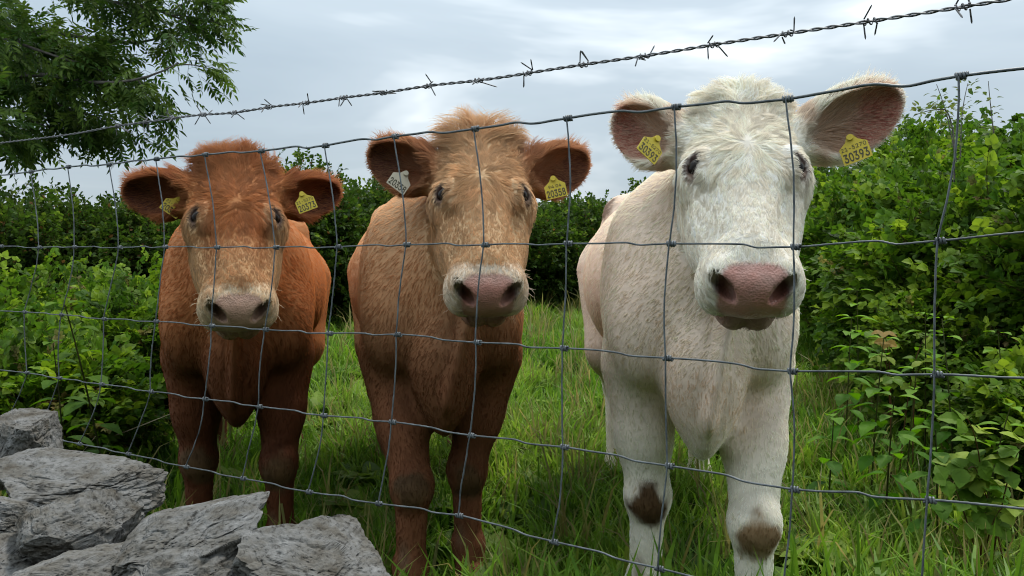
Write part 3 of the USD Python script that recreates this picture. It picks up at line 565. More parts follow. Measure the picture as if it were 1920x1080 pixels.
for x in (-150, 2280):
    top = fpt(x, 330 if x < 0 else 20); gz = 0.0; ring = trimesh.creation.cylinder(.045, top[2] + .12 - gz, sections=14); ring.apply_translation((top[0], top[1] + .05, (top[2] + .12 + gz) / 2))
    part(fence, 'post', ring, wood_m, smooth=40)
BARB = [(-140, 285), (0, 268), (60, 261), (150, 249), (222, 236), (273, 229), (322, 222), (381, 215), (440, 211), (504, 201), (574, 193), (645, 183), (718, 174), (803, 161), (895, 151), (991, 137), (1095, 121), (1207, 105), (1338, 84), (1477, 63), (1632, 40), (1805, 13), (2260, -60)]
barbed = thing('barbed_wire', 'dark twisted barbed wire strung above the square mesh fence against the sky', 'barbed wire')
bx = np.array(BARB, float); fb = CubicSpline(bx[:, 0], bx[:, 1]); xs = np.linspace(-140, 2260, 1600); line = np.array([fpt(x, float(fb(x))) for x in xs])
al = np.concatenate([[0], np.cumsum(np.linalg.norm(np.diff(line, axis=0), axis=1))]); S_ = np.linspace(0, al[-1], 800); C_ = np.stack([np.interp(S_, al, line[:, k]) for k in range(3)], 1); t_, a_, b_ = frames_along(C_)
for ph in (0, math.pi):
    w = S_ / .030 * 2 * math.pi + ph; part(barbed, 'strand', tube(C_ + .00115 * (np.cos(w)[:, None] * a_ + np.sin(w)[:, None] * b_), .00105, 5), dark_steel, smooth=True)
for x, y in BARB[4:-1]:
    p = fpt(x, y); d = U(fpt(x + 12, float(fb(x + 12))) - p); f = frame(d, [0, 0, 1.]); n = 26; t = np.linspace(0, 1, n); ph = rngf.uniform(0, 6); R = .0031
    ms = [tube(p + np.stack([(t - .5) * .013, R * np.cos(t * 14 + ph), R * np.sin(t * 14 + ph)], 1) @ f, .0008, 5)]
    for k in range(4):
        a = rngf.uniform(0, 2 * math.pi); base = np.array([(k % 2 - .5) * .012, R * math.cos(a), R * math.sin(a)]); tip = base + np.array([rngf.normal(0, .006), math.cos(a + .7) * .0145, math.sin(a + .7) * .0145])
        ms.append(tube(p + np.array([base, lerp(base, tip, .85), tip]) @ f, [.0008, .0009, .0002], 5))
    part(barbed, 'barb', cat(ms), dark_steel, smooth=True)
# ---------------------------------------------------------------- drystone wall
stone_m = usdkit.material(stage, '/World/Looks/limestone', {'g': ('geometry', {}), 'n': ('noise_texture', {'scale': 24.0, 'detail': 7.0, 'roughness': .66}), 'n2': ('noise_texture', {'scale': 140.0, 'detail': 5.0, 'roughness': .7}),
    'v': ('voronoi_texture', {'scale': 55.0, 'randomness': 1.0}), 'n3': ('noise_texture', {'scale': 9.0, 'detail': 3.0}),
    'r': ('rgb_ramp', {'ramp': [(.30, (.070, .060, .046)), (.44, (.118, .111, .098)), (.56, (.152, .150, .144)), (.72, (.225, .225, .222))]}),
    'r2': ('rgb_ramp', {'ramp': [(.36, (.35, .34, .33)), (.46, (.90, .90, .90)), (.62, (1.05, 1.05, 1.05)), (.72, (1.35, 1.35, 1.35))]}),
    'm': ('mix', {'mix_type': 'multiply', 'fac': 1.0}), 'li': ('rgb_ramp', {'ramp': [(.66, (0, 0, 0)), (.70, (1, 1, 1))]}), 'lm': ('mix', {'mix_type': 'mix', 'color2': (.62, .63, .60)}),
    'hh': ('mix', {'mix_type': 'mix', 'fac': .5}), 'b': ('bump', {'strength': .7, 'distance': .006}), 'p': ('principled_bsdf', {'roughness': .92, 'specular_ior_level': .2})},
    [('g.position', 'n.vector'), ('g.position', 'n2.vector'), ('g.position', 'v.vector'), ('g.position', 'n3.vector'), ('n.fac', 'r.fac'), ('n2.fac', 'r2.fac'), ('r.color', 'm.color1'), ('r2.color', 'm.color2'), ('n3.fac', 'li.fac'),
     ('li.color', 'lm.fac'), ('m.color', 'lm.color1'), ('m.color', 'p.base_color'), ('n.color', 'hh.color1'), ('n2.color', 'hh.color2'), ('hh.color', 'b.height'), ('b.normal', 'p.normal')], surface='p.BSDF')
lichen_m = usdkit.material(stage, '/World/Looks/lichen', {'p': ('principled_bsdf', {'base_color': (.60, .61, .58), 'roughness': .95})}, [], surface='p.BSDF')
wall = thing('drystone_wall', 'rough grey limestone drystone wall, broken top stones before the wire fence', 'stone wall')
def stone(c, dims, rot, seed, cuts=14, sub=6, rough=.08):
    rng = np.random.default_rng(seed); m = trimesh.creation.icosphere(sub); p = np.array(m.vertices)
    p = np.sign(p) * np.abs(p) ** .60
    for _ in range(cuts):
        n = U(rng.normal(0, 1, 3) * [1, 1, .8]); d = rng.uniform(.55, .90); e = p @ n - d; p = p - n * np.clip(e, 0, 9)[:, None] * .97
    n = p / np.linalg.norm(p, axis=1, keepdims=True); q = p + seed * 3.1
    rd = 1 - 2 * np.abs(meshkit.fbm(q * 1.7, 5, seed) - .5)
    p = p + n * ((meshkit.fbm(q * 1.3, 3, seed + 1) - .5)[:, None] * .10 - rough * 2.0 * np.clip(rd - .84, 0, 1)[:, None] + (meshkit.fbm(q * 4, 4, seed + 3) - .5)[:, None] * .08
             - np.clip(.035 - np.abs(meshkit.fbm(q * 1.6, 3, seed + 7) - .5), 0, 1)[:, None] * 1.3 + (meshkit.fbm(q * 13, 4, seed + 5) - .5)[:, None] * .075 - np.clip(meshkit.fbm(q * 24, 2, seed + 9) - .62, 0, 1)[:, None] * .16)
    p = p * np.asarray(dims) / 2
    R = trimesh.transformations.euler_matrix(*[math.radians(x) for x in rot])[:3, :3]
    return trimesh.Trimesh(p @ R.T + c, m.faces, process=False)
STONES = [((28, 836), 1.38, (.145, .16, .16), (0, 14, 20), 4), ((128, 917), 1.24, (.27, .22, .085), (4, 5, -6), 9), ((165, 1000), 1.08, (.165, .15, .115), (14, -10, 30), 12), ((20, 985), 1.14, (.16, .16, .075), (0, 16, 40), 15), ((-20, 1075), 1.02, (.16, .18, .10), (0, 4, 10), 18),
          ((338, 1014), 1.03, (.235, .20, .105), (10, -15, -8), 24), ((592, 1064), .97, (.235, .19, .105), (4, 4, -12), 30), ((120, 1110), .97, (.18, .2, .09), (0, 5, 0), 33), ((330, 1120), .95, (.24, .20, .10), (4, -6, 20), 36), ((560, 1190), .93, (.27, .24, .12), (0, 3, -15), 41)]
for (px, py), Z, dims, rot, seed in STONES: part(wall, 'stone', stone(at(px, py, Z), dims, rot, seed), stone_m, smooth=False)
rw = np.random.default_rng(5)
for lvl in range(4):
    for k in range(5):
        c = lerp(np.array([-.98, 1.22, 0]), np.array([-.22, .95, 0]), (k + .5 * (lvl % 2)) / 4.2) + [0, 0, .07 + .115 * lvl]
        part(wall, 'stone', stone(c, (.24, .28, .135), (rw.normal(0, 5), rw.normal(0, 5), rw.normal(-18, 12)), 60 + lvl * 7 + k, sub=3), stone_m, smooth=True)
# ---------------------------------------------------------------- hedges
rv = np.random.default_rng(7)
G1, G2, G3 = (.028, .062, .009), (.058, .110, .015), (.125, .180, .028)
haw = define_kinds('hawthorn_sprig', [sprig(rv, .16, 12, .036, .028, G1, G2) for _ in range(4)] + [sprig(rv, .18, 12, .036, .028, G2, G3) for _ in range(2)], leaf_m)
bram = define_kinds('bramble_spray', [sprig(rv, .26, 7, .062, .048, (.038, .092, .009), (.092, .175, .017), tri=True, fold=.2) for _ in range(4)] + [sprig(rv, .26, 7, .062, .050, (.085, .165, .014), (.18, .265, .030), tri=True, fold=.2) for _ in range(2)] + [sprig(rv, .20, 6, .045, .034, (.12, .14, .04), (.20, .15, .06), stem=(.15, .08, .04), tri=True)], leaf_m)
def bush(name, label, cat_, group, c, rad, kinds, prob, n, seed, size=1.0, stems=7, droop=0.0):
    """c: centre on the ground; rad: half widths in x and y, and the height."""
    rng = np.random.default_rng(seed); gz = float(ground_z(c[0], c[1])); root = thing(name, label, cat_, group, (c[0], c[1], gz))
    d = rng.normal(0, 1, (n * 2, 3)); d /= np.linalg.norm(d, axis=1, keepdims=True); d[:, 2] = np.abs(d[:, 2]) * np.where(rng.random(2 * n) < .45, -.9, 1)
    lump = .72 + .56 * meshkit.fbm(d * 2.2 + seed, 3, seed); rr = rng.random(2 * n) ** .45 * lump
    P = d * rr[:, None] * np.array([rad[0], rad[1], rad[2] * .55]) + [0, 0, rad[2] * .5]
    ok = (P[:, 2] > .02) & ((meshkit.fbm((P + [c[0], c[1], 0]) * 3.6, 3, 77) > .44) | (rng.random(2 * n) < .22)); P, d = P[ok][:n], d[ok][:n]; n = len(P)
    ns = n // 22; a_ = rng.uniform(0, 6.28, ns); r_ = np.sqrt(rng.random(ns)); P[:ns] = np.stack([np.cos(a_) * r_ * rad[0] * .9, np.sin(a_) * r_ * rad[1] * .9, rad[2] * (1.0 - .38 * r_ ** 2) * rng.uniform(.95, 1.16, ns)], 1); d[:ns] = rng.normal(0, .35, (ns, 3)) + [0, 0, 1.6]   # shoots that stand out at the top
    X = d * [1, 1, .5] + rng.normal(0, .5, d.shape) + [0, 0, .30 - droop]; w = rng.choice(len(kinds), len(P), p=prob)
    scatter(root, 'foliage', kinds, w, P, frames(X, rng), rng.uniform(.75, 1.3, len(P)) * size, kind='stuff')
    for k in range(stems):
        a = rng.uniform(0, 6.28); e = np.array([math.cos(a) * rad[0] * .6, math.sin(a) * rad[1] * .6, rad[2] * rng.uniform(.6, .95)]); b = e * [.15, .15, 0]
        part(root, 'stem', tube(bez(b, lerp(b, e, .4) + [0, 0, .2 * rad[2]], e, 8), np.linspace(.012, .003, 8), 5), bark_m, smooth=True)
    for k in range(4):
        a = rng.uniform(-2.6, -.5); b = np.array([math.cos(a) * rad[0] * .5, math.sin(a) * rad[1] * .5, rad[2] * rng.uniform(.1, .5)]); e = b * [1.9, 1.9, 1] + [rng.normal(0, .12), rng.normal(0, .08), rad[2] * rng.uniform(.15, .55)]
        part(root, 'dead_twig', tube(bez(b, lerp(b, e, .5) + rng.normal(0, .04, 3), e, 7), np.linspace(.0035, .0012, 7), 4), dry_m, smooth=True)
    return root
dry_m = plain('dry_stem', (.26, .215, .14), .85)
PH = [.24, .24, .2, .14, .1, .08]; PB = [.18, .18, .16, .14, .15, .14, .05]
LEFT = [(-5.0, 6.0, 1.1, .9, 1.08), (-3.75, 6.1, 1.0, .9, 1.04), (-2.75, 6.4, .9, .8, 1.0), (-1.9, 6.9, .8, .8, 1.26), (-1.05, 7.7, .9, .8, 1.2), (-.1, 8.6, .9, .9, 1.05), (.85, 9.2, .9, .9, 1.0), (1.9, 9.3, 1.0, .9, 1.2), (3.0, 9.0, 1.0, 1.0, 1.45)]
HL = ['hawthorn hedge bush under the overhanging ash branches at the left edge', 'hawthorn hedge bush behind the fence left of the red cow', 'low hawthorn hedge bush directly behind the left ear of the red cow', 'tall leafy hedge bush between the red cow and the blonde cow', 'hedge bush behind the left ear of the blonde cow',
      'hedge bush hidden largely by the blonde cow', 'hedge bush in the gap between the blonde cow and the white cow', 'hedge bush behind the white cow, seen past its flank', 'hedge bush at the far end behind the right ear of the white cow']
for i, ((x, y, a, b, h), lb) in enumerate(zip(LEFT, HL)): bush('hedge_bush', lb, 'bush', 'bushes of the hedge behind the field', (x, y), (a, b, h), haw, PH, 5200, 100 + i, .92)
RIGHT = [(3.4, 6.6, 1.0, 1.0, 1.55, bram), (2.75, 5.3, .85, .8, 1.22, bram), (3.25, 4.5, .85, .8, 1.42, bram), (2.3, 4.0, .62, .65, 1.05, bram), (2.6, 3.3, .72, .7, 1.25, bram), (1.98, 3.45, .40, .45, .62, bram), (2.02, 2.6, .42, .40, .50, bram)]
RL = ['bramble thicket farthest back in the right hand bank', 'bramble thicket just right of the white cow\'s face', 'tallest bramble thicket at the right edge, with shoots rising into the sky', 'mid height bramble bush in the middle of the right hand bank', 'dark bramble thicket at the right edge below the top fence wire', 'low bramble bush at the foot of the bank beside the grass', 'nearest bramble bush in the lower right corner']
for i, ((x, y, a, b, h, kd), lb) in enumerate(zip(RIGHT, RL)): bush('bramble_bush', lb, 'bush', 'brambles on the right hand bank', (x, y), (a, b, h), kd, PB if i < 5 else [.09, .09, .09, .09, .26, .26, .12], (2600, 2600, 3000, 2300, 2000, 1700, 2400)[i], 200 + i, .66 if i < 5 else .5)
SKY_BLOCKERS = [(-4.2, -2.6, 'left part of the unseen hedge added behind the viewpoint to block low sky'), (-1.2, -3.0, 'left middle part of the unseen hedge added behind the viewpoint to block low sky'), (1.8, -3.0, 'right middle part of the unseen hedge added behind the viewpoint to block low sky'), (4.8, -2.6, 'right part of the unseen hedge added behind the viewpoint to block low sky')]
for i, (x, y, lb) in enumerate(SKY_BLOCKERS): bush('added_shade_hedge', lb, 'bush', 'unseen hedge added to block low sky', (x, y), (1.9, .9, 3.2), haw, PH, 3400, 700 + i, 2.3, 3)  # unseen hedge added behind the camera so the chests get less low sky
# ---------------------------------------------------------------- grass
def clump(rng, n, hgt, col, col2, spread=.09, wid=.0038):
    S = Soup()
    for _ in range(n):
        a, r = rng.uniform(0, 6.28), spread * math.sqrt(rng.random()); b = np.array([r * math.cos(a), r * math.sin(a), -.01]); h = hgt * rng.uniform(.5, 1.15); lean = rng.uniform(.1, .75) * h; a2 = a + rng.normal(0, 1)
        tip = b + [lean * math.cos(a2), lean * math.sin(a2), h * rng.uniform(.7, 1.0)]; ax = bez(b, b + [lean * .15 * math.cos(a2), lean * .15 * math.sin(a2), h * .75], tip, 4)
        s = np.array([-math.sin(a2 + rng.normal(0, .6)), math.cos(a2), 0]) * wid * rng.uniform(.6, 1.3); V = np.vstack([ax[0] - s, ax[0] + s, ax[1] - s, ax[1] + s, ax[2] - s * .7, ax[2] + s * .7, ax[3]])
        c = lerp(np.array(col), np.array(col2), rng.random()) * rng.uniform(.8, 1.2); g = np.linspace(.8, 1.15, 7)[:, None]
        S.add(V, [(0, 1, 3), (0, 3, 2), (2, 3, 5), (2, 5, 4), (4, 5, 6)], c * g)
    return S
g1, g2, g3 = (.068, .150, .016), (.118, .225, .025), (.19, .27, .05)
grass_k = define_kinds('grass_clump', [clump(rv, 46, h, a, b) for h, a, b in ((.13, g1, g2), (.11, g1, g2), (.15, g1, g2), (.10, g2, g3), (.16, g2, g3), (.08, g1, g3))] + [clump(rv, 16, .24, (.20, .17, .07), (.15, .17, .05), .07, .003)], grass_m)
tall_k = define_kinds('tall_grass_clump', [clump(rv, 34, h, g1, g2, .10, .0055) for h in (.24, .30, .20)], grass_m)
rg = np.random.default_rng(11)
def lay(n, y0, y1, power=1.0):
    y = y0 + (y1 - y0) * rg.random(n) ** power; x = rg.uniform(-1, 1, n) * (.70 * y + .5); return x, y
x1, y1 = lay(5200, 1.35, 6.0, 1.0); x2, y2 = lay(4200, 5.5, 12.0)
x = np.concatenate([x1, x2]); y = np.concatenate([y1, y2]); n = len(x)
pat = meshkit.fbm(np.stack([x * 1.3, y * 1.3, 0 * x], 1), 3, 9); w = np.where(rg.random(n) < .10, 6, np.where(rg.random(n) < sstep(pat, .4, .62), rg.integers(3, 6, n), rg.integers(0, 3, n)))
Rz = lambda n: (lambda a: np.stack([np.stack([np.cos(a), np.sin(a), 0 * a], 1), np.stack([-np.sin(a), np.cos(a), 0 * a], 1), np.tile([0, 0, 1.], (n, 1))], 1))(rg.uniform(0, 6.28, n))
scatter(None, 'field_grass', grass_k, w, np.stack([x, y, ground_z(x, y)], 1), Rz(n), rg.uniform(.7, 1.35, n) * (1 + .25 * (y > 5)), kind='stuff', label='lush green grass of the field around the cows\' legs', category='grass')
def rosette(rng, n, L, col, col2):
    S = Soup()
    for _ in range(n):
        a = rng.uniform(0, 6.28); d = U(math.cos(a), math.sin(a), rng.uniform(.25, 1.1)); V, F = leaf_shape(L * rng.uniform(.6, 1.2), L * .45, .25, .35, 3); S.add(V @ frame(d, [0, 0, 1.]) + d * .015, F, lerp(np.array(col), np.array(col2), rng.random()))
    return S
weed_k = define_kinds('broadleaf_weed', [rosette(rv, 9, .10, (.05, .11, .02), (.12, .2, .035)), rosette(rv, 14, .055, (.045, .10, .02), (.09, .16, .03)), rosette(rv, 7, .14, (.07, .14, .02), (.16, .24, .04))], leaf_m)
x, y = lay(520, 1.6, 6.5); n = len(x)
scatter(None, 'field_weeds', weed_k, rg.integers(0, 3, n), np.stack([x, y, ground_z(x, y) + .03], 1), Rz(n), rg.uniform(.7, 1.4, n), kind='stuff', label='broad leaved weeds scattered low through the field grass', category='weeds')
n = 420; y = rg.uniform(1.25, 1.75, n); x = rg.uniform(-1.2, 1.5, n); keep = (y > 1.5 - .42 * x * 1.0 - .15) ; x, y = x[keep], y[keep]; n = len(x)
scatter(None, 'tall_grass', tall_k, rg.integers(0, 3, n), np.stack([x, y, ground_z(x, y)], 1), Rz(n), rg.uniform(.8, 1.25, n), kind='stuff', label='taller ungrazed grass along the foot of the wire fence', category='grass')
# ---------------------------------------------------------------- ash tree at the left, undergrowth, nettles
def ash_leaf(rng, L=.22, n=9):
    S = Soup(); axis = bez((0, 0, 0), (L * .5, 0, .02), (L, 0, -.05), 6); m = tube(axis, np.linspace(.0018, .0008, 6), 3); S.add(m.vertices, m.faces, (.06, .09, .025))
    c = np.array(lerp(np.array((.030, .075, .012)), np.array((.085, .14, .024)), rng.random() ** 1.3))
    for i in range(n):
        t = .28 + .72 * (i // 2 + 1) / (n // 2 + 1) if i < n - 1 else 1.0; p = np.array([np.interp(t, np.linspace(0, 1, 6), axis[:, k]) for k in range(3)]); sd_ = (1, -1)[i % 2] if i < n - 1 else 0
        d = U(.55 + (sd_ == 0), sd_ * .8, -.25 + rng.normal(0, .12)); V, F = leaf_shape(.068 * rng.uniform(.85, 1.15), .024, .3, .25, 2); S.add(V @ frame(d, U(rng.normal(0, .25, 3) + [0, 0, 1])) + p, F, c * rng.uniform(.85, 1.15))
    return S
ash_k = define_kinds('ash_leaf', [ash_leaf(rv) for _ in range(7)], leaf_m)
ra = np.random.default_rng(23); tb = np.array([-7.0, 7.6, 0]); tz = float(ground_z(*tb[:2]))
ash = thing('ash_tree', 'ash tree reaching its leafy branches into the sky at the upper left', 'tree', None, (tb[0], tb[1], tz))
off = np.array([tb[0], tb[1], tz])
part(ash, 'trunk', tube(bez((0, 0, -.1), (.15, -.1, 2.2), (-.2, .1, 5.4), 14), np.linspace(.24, .10, 14), 10), bark_m, smooth=True)
LIMBS = [[(-330, 60), (60, 110), (180, 175), (255, 190)], [(-330, 30), (80, 60), (250, 80), (345, 40)], [(-330, 150), (60, 140), (200, 155), (335, 118)], [(-330, -60), (100, -5), (280, 15), (385, 60)], [(-330, 100), (-20, 145), (90, 190), (200, 225)],
         [(-330, 130), (-100, 165), (10, 205), (85, 238)], [(-330, -150), (50, -80), (220, -40), (365, -5)], [(-330, -220), (0, -190), (160, -150), (330, -90)], [(-330, 0), (-60, 50), (60, 90), (150, 120)], [(-330, 100), (-120, 110), (-20, 130), (120, 180)], [(-330, -330), (-60, -330), (120, -300), (260, -210)], [(-330, 150), (-200, 190), (-120, 220), (-60, 240)]]
AP, AX = [], []
for i, L in enumerate(LIMBS):
    Z = 7.2 + ra.normal(0, .45); pts = np.array([at(x, y, lerp(7.7, Z, min(1, k / 2))) for k, (x, y) in enumerate(L)]) - off
    z0 = np.clip(pts[0][2] - .35, 1.2, 4.8); pts = np.vstack([[.0, 0, z0], pts]); cs = PchipInterpolator([0, .3, .6, .82, 1.0], pts); C = cs(np.linspace(0, 1, 26)); part(ash, 'branch', tube(C, np.linspace(.045, .006, 26), 6), bark_m, smooth=True)
    for k in range(9):                               # twigs off each limb
        t = ra.uniform(.34, 1.0); p = cs(t); d = U(cs(min(t + .03, 1.0)) - cs(t - .03)); q = p + (d * ra.uniform(.3, .9) + ra.normal(0, .5, 3) + [.1, 0, ra.normal(-.05, .25)]) * ra.uniform(.22, .5)
        tw = bez(p, lerp(p, q, .5) + [0, 0, .06], q, 8); part(ash, 'twig', tube(tw, np.linspace(.007, .002, 8), 4), bark_m, smooth=True)
        for _ in range(30): j = ra.random() ** .6; AP.append(bez(p, lerp(p, q, .5) + [0, 0, .06], q, 30)[int(j * 29)]); AX.append(U(q - p) * .5 + ra.normal(0, .55, 3) + [.25, 0, -.25]); AP[-1] = AP[-1] + ra.normal(0, .06, 3)
    for _ in range(70): t = ra.uniform(.30, 1.0); AP.append(cs(t) + ra.normal(0, .11, 3) * [1, 1.5, 1]); AX.append(ra.normal(0, .6, 3) + [.3, 0, -.2])
AP, AX = np.array(AP), np.array(AX)
scatter(ash, 'crown', ash_k, ra.integers(0, 7, len(AP)), AP, frames(AX, ra, .3), ra.uniform(.75, 1.2, len(AP)), kind='stuff')
UNDER = [(-2.75, 4.6, .55, .5, .62, 'bright green bramble clump at the left edge under the hedge'), (-2.05, 4.5, .5, .45, .60, 'pale leaved bramble clump left of the red cow at its chest height'), (-2.3, 3.55, .45, .4, .50, 'low bramble clump behind the stone wall at the left edge'), (-1.72, 3.7, .36, .36, .52, 'low bramble clump close beside the left flank of the red cow'), (-1.75, 2.95, .36, .34, .46, 'dark low bramble clump just behind the topmost wall stone')]
for i, (x, y, a, b, h, lb) in enumerate(UNDER): bush('undergrowth_bramble', lb, 'bush', 'low brambles left of the red cow', (x, y), (a, b, h), bram, [.14, .14, .14, .12, .18, .18, .10], 900, 300 + i, .54, 4)
def green(name, col): return plain(name, col, .5)
def tint_part(parent, name, S, mat=leaf_m, **kw):
    m, c = S.mesh(); return part(parent, name, m, mat, colors=c, **kw)
def toothed(L, W, fold, droop): V, F = leaf_shape(L, W, fold, droop, 7, .16, 1.15); return V, F
def nettle(label, x, y, h, seed, dark=1.0):
    r = np.random.default_rng(seed); gz = float(ground_z(x, y)); root = thing('nettle', label, 'nettle', 'nettles growing by the fence', (x, y, gz)); lean = r.normal(0, .08, 2) * h
    ax = bez((0, 0, -.02), (lean[0] * .2, lean[1] * .2, h * .5), (lean[0], lean[1], h), 10); S = Soup(); m = tube(ax, np.linspace(.0038, .0016, 10), 5); S.add(m.vertices, m.faces, np.array((.07, .085, .03)) * dark); tint_part(root, 'stem', S)
    n = int(h / .075); a0 = r.uniform(0, 3)
    for k in range(n):
        t = .25 + .75 * (k + 1) / n; p = np.array([np.interp(t, np.linspace(0, 1, 10), ax[:, j]) for j in range(3)]); L = lerp(.085, .04, (k / n) ** 1.5) * r.uniform(.85, 1.15)
        for e in (0, math.pi):
            a = a0 + k * math.pi / 2 + e + r.normal(0, .15); d = U(math.cos(a), math.sin(a), lerp(-.25, .35, k / n)); V, F = toothed(L, L * .60, .25, .35); S = Soup()
            S.add(V @ frame(d, [0, 0, 1.]) + p + d * .012, F, lerp(np.array((.050, .150, .010)), np.array((.130, .26, .020)), k / n) * dark * r.uniform(.85, 1.2)); tint_part(root, 'leaf', S, smooth=False)
NET = [(215, 2.05, .80, 'tall dark nettle standing close behind the stone wall, left of the red cow'), (120, 2.5, .62, 'nettle behind the topmost stone of the wall'), (1640, 2.75, .60, 'nettle on the bank right of the white cow\'s chest'), (1590, 3.1, .62, 'nettle rising just beside the white cow\'s right foreleg'), (1705, 2.6, .52, 'nettle left of the last upright fence wire'), (1800, 2.7, .66, 'nettle right of the last upright fence wire'), (1850, 2.4, .45, 'short nettle near the lower right corner'), (1560, 2.6, .36, 'short young nettle in grass beside the white cow\'s knee'),
       (1668, 2.45, .48, 'nettle lowest of those between the white cow and the last upright wire'), (1742, 2.9, .66, 'nettle directly behind the last upright wire, before the brambles'), (1615, 3.35, .70, 'tallest nettle beside the white cow\'s chest'), (1770, 2.25, .42, 'nettle low in the grass right of the last upright wire'), (1900, 2.7, .62, 'nettle at the right edge above the young bramble')]
for i, (px, Z, h, lb) in enumerate(NET): x = (px - 960) / FPX * Z; nettle(lb, x, Z, h, 400 + i, .6 if i < 2 else 1.0)
def young_bramble(label, px, py, Z, spread, n, cols, seed, size=.052):
    r = np.random.default_rng(seed); c = at(px, py, Z); gz = float(ground_z(c[0], c[1])); root = thing('young_bramble', label, 'bramble', 'young bramble shoots', (c[0], c[1], gz)); hgt = c[2] - gz
    for k in range(4):
        a = r.uniform(0, 6.28); tip = np.array([math.cos(a) * spread * .8, math.sin(a) * spread * .5, hgt + r.uniform(-.6, 1.0) * spread]); ax = bez((r.normal(0, .03), r.normal(0, .03), -.02), (tip[0] * .3, tip[1] * .3, hgt * 1.05), tip, 10)
        S = Soup(); m = tube(ax, np.linspace(.003, .0012, 10), 4); S.add(m.vertices, m.faces, (.12, .07, .035)); tint_part(root, 'stem', S)
        for j in range(n):
            t = lerp(.45, 1.0, (j + .5) / n); p = np.array([np.interp(t, np.linspace(0, 1, 10), ax[:, q]) for q in range(3)]); a2 = r.uniform(0, 6.28); d = U(math.cos(a2), math.sin(a2), r.normal(.1, .3)); up = U(r.normal(0, .3, 3) + [0, -.4, 1]); fr = frame(d, up); cc = np.array(cols[r.integers(0, len(cols))]) * r.uniform(.85, 1.15)
            for dd in (d, fr.T @ U(.2, 1, 0), fr.T @ U(.2, -1, 0)):
                V, F = toothed(size * r.uniform(.8, 1.15), size * .78, .22, .25); S = Soup(); S.add(V @ frame(dd, up) + p + d * .018, F, cc); tint_part(root, 'leaf', S)
YG, RD, GR = (.24, .33, .05), (.24, .17, .04), (.10, .19, .02)
young_bramble('young bramble with green and reddish leaves in the lower right corner', 1868, 850, 2.15, .13, 5, [YG, GR, RD, GR, YG], 500)
young_bramble('young bramble with pale yellow green leaves right of the white cow\'s chest', 1690, 655, 2.9, .12, 4, [YG, YG, GR, RD], 501, .045)
young_bramble('small young bramble low in the grass below the last upright wire', 1830, 960, 2.1, .10, 3, [GR, YG], 502, .045)
def shoot(label, pts, Z, seed):
    r = np.random.default_rng(seed); P = np.array([at(x, y, Z) for x, y in pts]); o = np.array([P[0][0], P[0][1], float(ground_z(P[0][0], P[0][1]))]); root = thing('bramble_shoot', label, 'bramble shoot', 'bramble shoots against the sky', o)
    C = PchipInterpolator(np.linspace(0, 1, len(P) + 1), np.vstack([o * 1.0, P]) - o)(np.linspace(0, 1, 24)); part(root, 'stem', tube(C, np.linspace(.006, .0016, 24), 5), bark_m, smooth=True); S = Soup()
    for k in range(46):
        t = r.uniform(.5, 1.0); p = C[int(t * 23)]; a = r.uniform(0, 6.28); d = U(math.cos(a), math.sin(a) * .6, r.normal(.2, .4)); V, F = leaf_shape(.034 * r.uniform(.6, 1.2), .022, .25, .2, 3); S.add(V @ frame(d, U(r.normal(0, .3, 3) + [0, 0, 1])) + p + d * r.uniform(.01, .055), F, lerp(np.array((.04, .08, .02)), np.array((.12, .15, .045)), r.random()))
    tint_part(root, 'foliage', S, kind='stuff')
shoot('leftmost bramble shoot standing against the sky by the last upright wire', [(1800, 380), (1785, 260), (1756, 158)], 4.3, 600)
shoot('middle bramble shoot standing against the sky right of the last upright wire', [(1800, 330), (1803, 230), (1815, 156)], 4.4, 601)
shoot('rightmost bramble shoot standing against the sky', [(1875, 340), (1862, 240), (1853, 152)], 4.2, 602)
shoot('bramble shoot arching left below the ear tip of the white cow', [(1790, 300), (1770, 205), (1712, 218)], 4.0, 603)
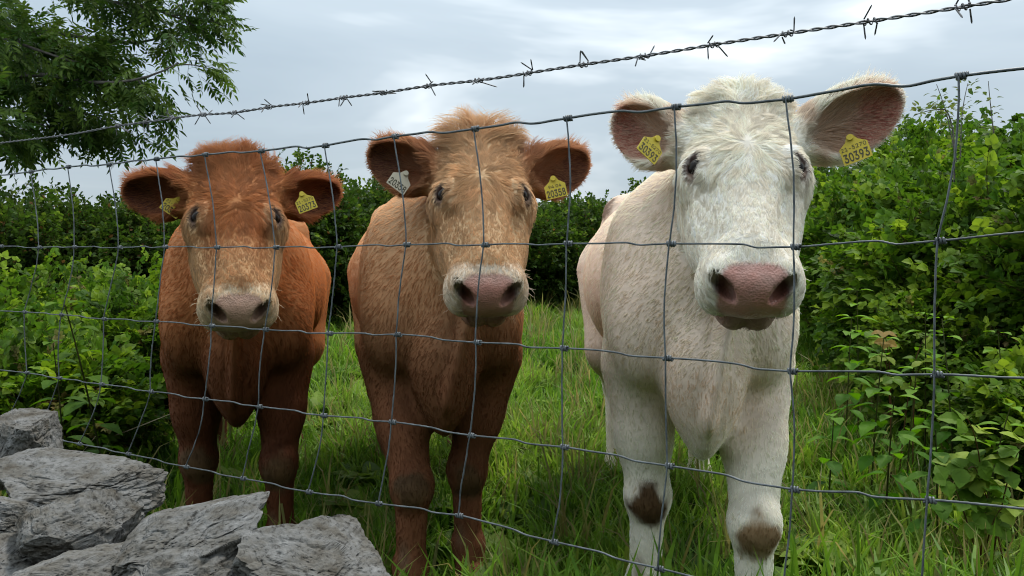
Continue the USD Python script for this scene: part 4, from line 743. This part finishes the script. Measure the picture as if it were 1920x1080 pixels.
# ---------------------------------------------------------------- ear tags
tag_mats = {'yellow': plain('tag_yellow', (.50, .385, .035), .5), 'cream': plain('tag_cream', (.46, .41, .31), .5)}; ink = plain('tag_print', (.055, .045, .022), .6)
from shapely.geometry import Polygon
cows = {'white': stage.GetPrimAtPath('/World/white_cow'), 'blonde': stage.GetPrimAtPath('/World/blonde_cow'), 'red': stage.GetPrimAtPath('/World/red_cow')}
def ear_tag(cow, px, py, Z, size, roll, yaw, color, big, small, label):
    c = at(px, py, Z); size = size * .93; w = size; h = size * .72
    pg = Polygon([(-w / 2, -h * .5), (w / 2, -h * .5), (w / 2, h * .35), (w * .22, h * .62), (w * .09, h * .95), (-w * .09, h * .95), (-w * .22, h * .62), (-w / 2, h * .35)]).buffer(-.002).buffer(.002, quad_segs=3)
    m = trimesh.creation.extrude_polygon(pg, .0018); n = U(-c[0] / np.hypot(c[0], c[1]), -c[1] / np.hypot(c[0], c[1]), .1); a = math.radians(yaw); n = U(n[0] * math.cos(a) - n[1] * math.sin(a), n[0] * math.sin(a) + n[1] * math.cos(a), n[2])
    X = U(np.cross([0, 0, 1.], n)); Y = np.cross(n, X); r = math.radians(roll); R = np.array([X * math.cos(r) + Y * math.sin(r), Y * math.cos(r) - X * math.sin(r), n])
    place = lambda q: trimesh.Trimesh(np.asarray(q.vertices) @ R + c, q.faces, process=False)
    t = part(cows[cow], 'ear_tag', place(m), tag_mats[color], label=label)
    stud = trimesh.creation.cylinder(.006, .006, sections=12); stud.apply_translation((0, h * .80, .003)); part(t, 'stud', place(stud), tag_mats[color], smooth=40)
    for txt, hh, yy in ((big, h * .44, -h * .40), (small, h * .20, h * .18)):
        if not txt: continue
        q = meshkit.text_mesh(txt, hh, .0004, bold=hh > .012); wd = q.bounds[1][0] - q.bounds[0][0]; sc = min(1.15, w * .88 / wd); q.apply_scale((sc, 1, 1)); q.apply_translation((-q.bounds.mean(0)[0], yy, .0019)); part(t, 'lettering', place(q), ink)
ear_tag('white', 1604, 285, 1.575, .058, 20, -6, 'yellow', '30393', '21-5270', 'yellow tag numbered 30393 in the right hand ear')
ear_tag('white', 1218, 281, 1.60, .055, -38, 34, 'yellow', '30393', '21-5270', 'yellow tag half hidden by hair in the left hand ear')
ear_tag('blonde', 1042, 357, 1.885, .054, 13, -4, 'yellow', '20358', '94 04', 'yellow tag numbered 20358')
ear_tag('blonde', 748, 343, 1.91, .054, -36, 14, 'cream', '20358', '', 'cream coloured tag')
ear_tag('red', 574, 383, 1.955, .050, 22, 0, 'yellow', '20373', '21-5270', 'yellow tag in the right hand ear')
ear_tag('red', 322, 390, 1.94, .050, -36, 10, 'yellow', '20373', '21-5270', 'yellow tag in the left hand ear')
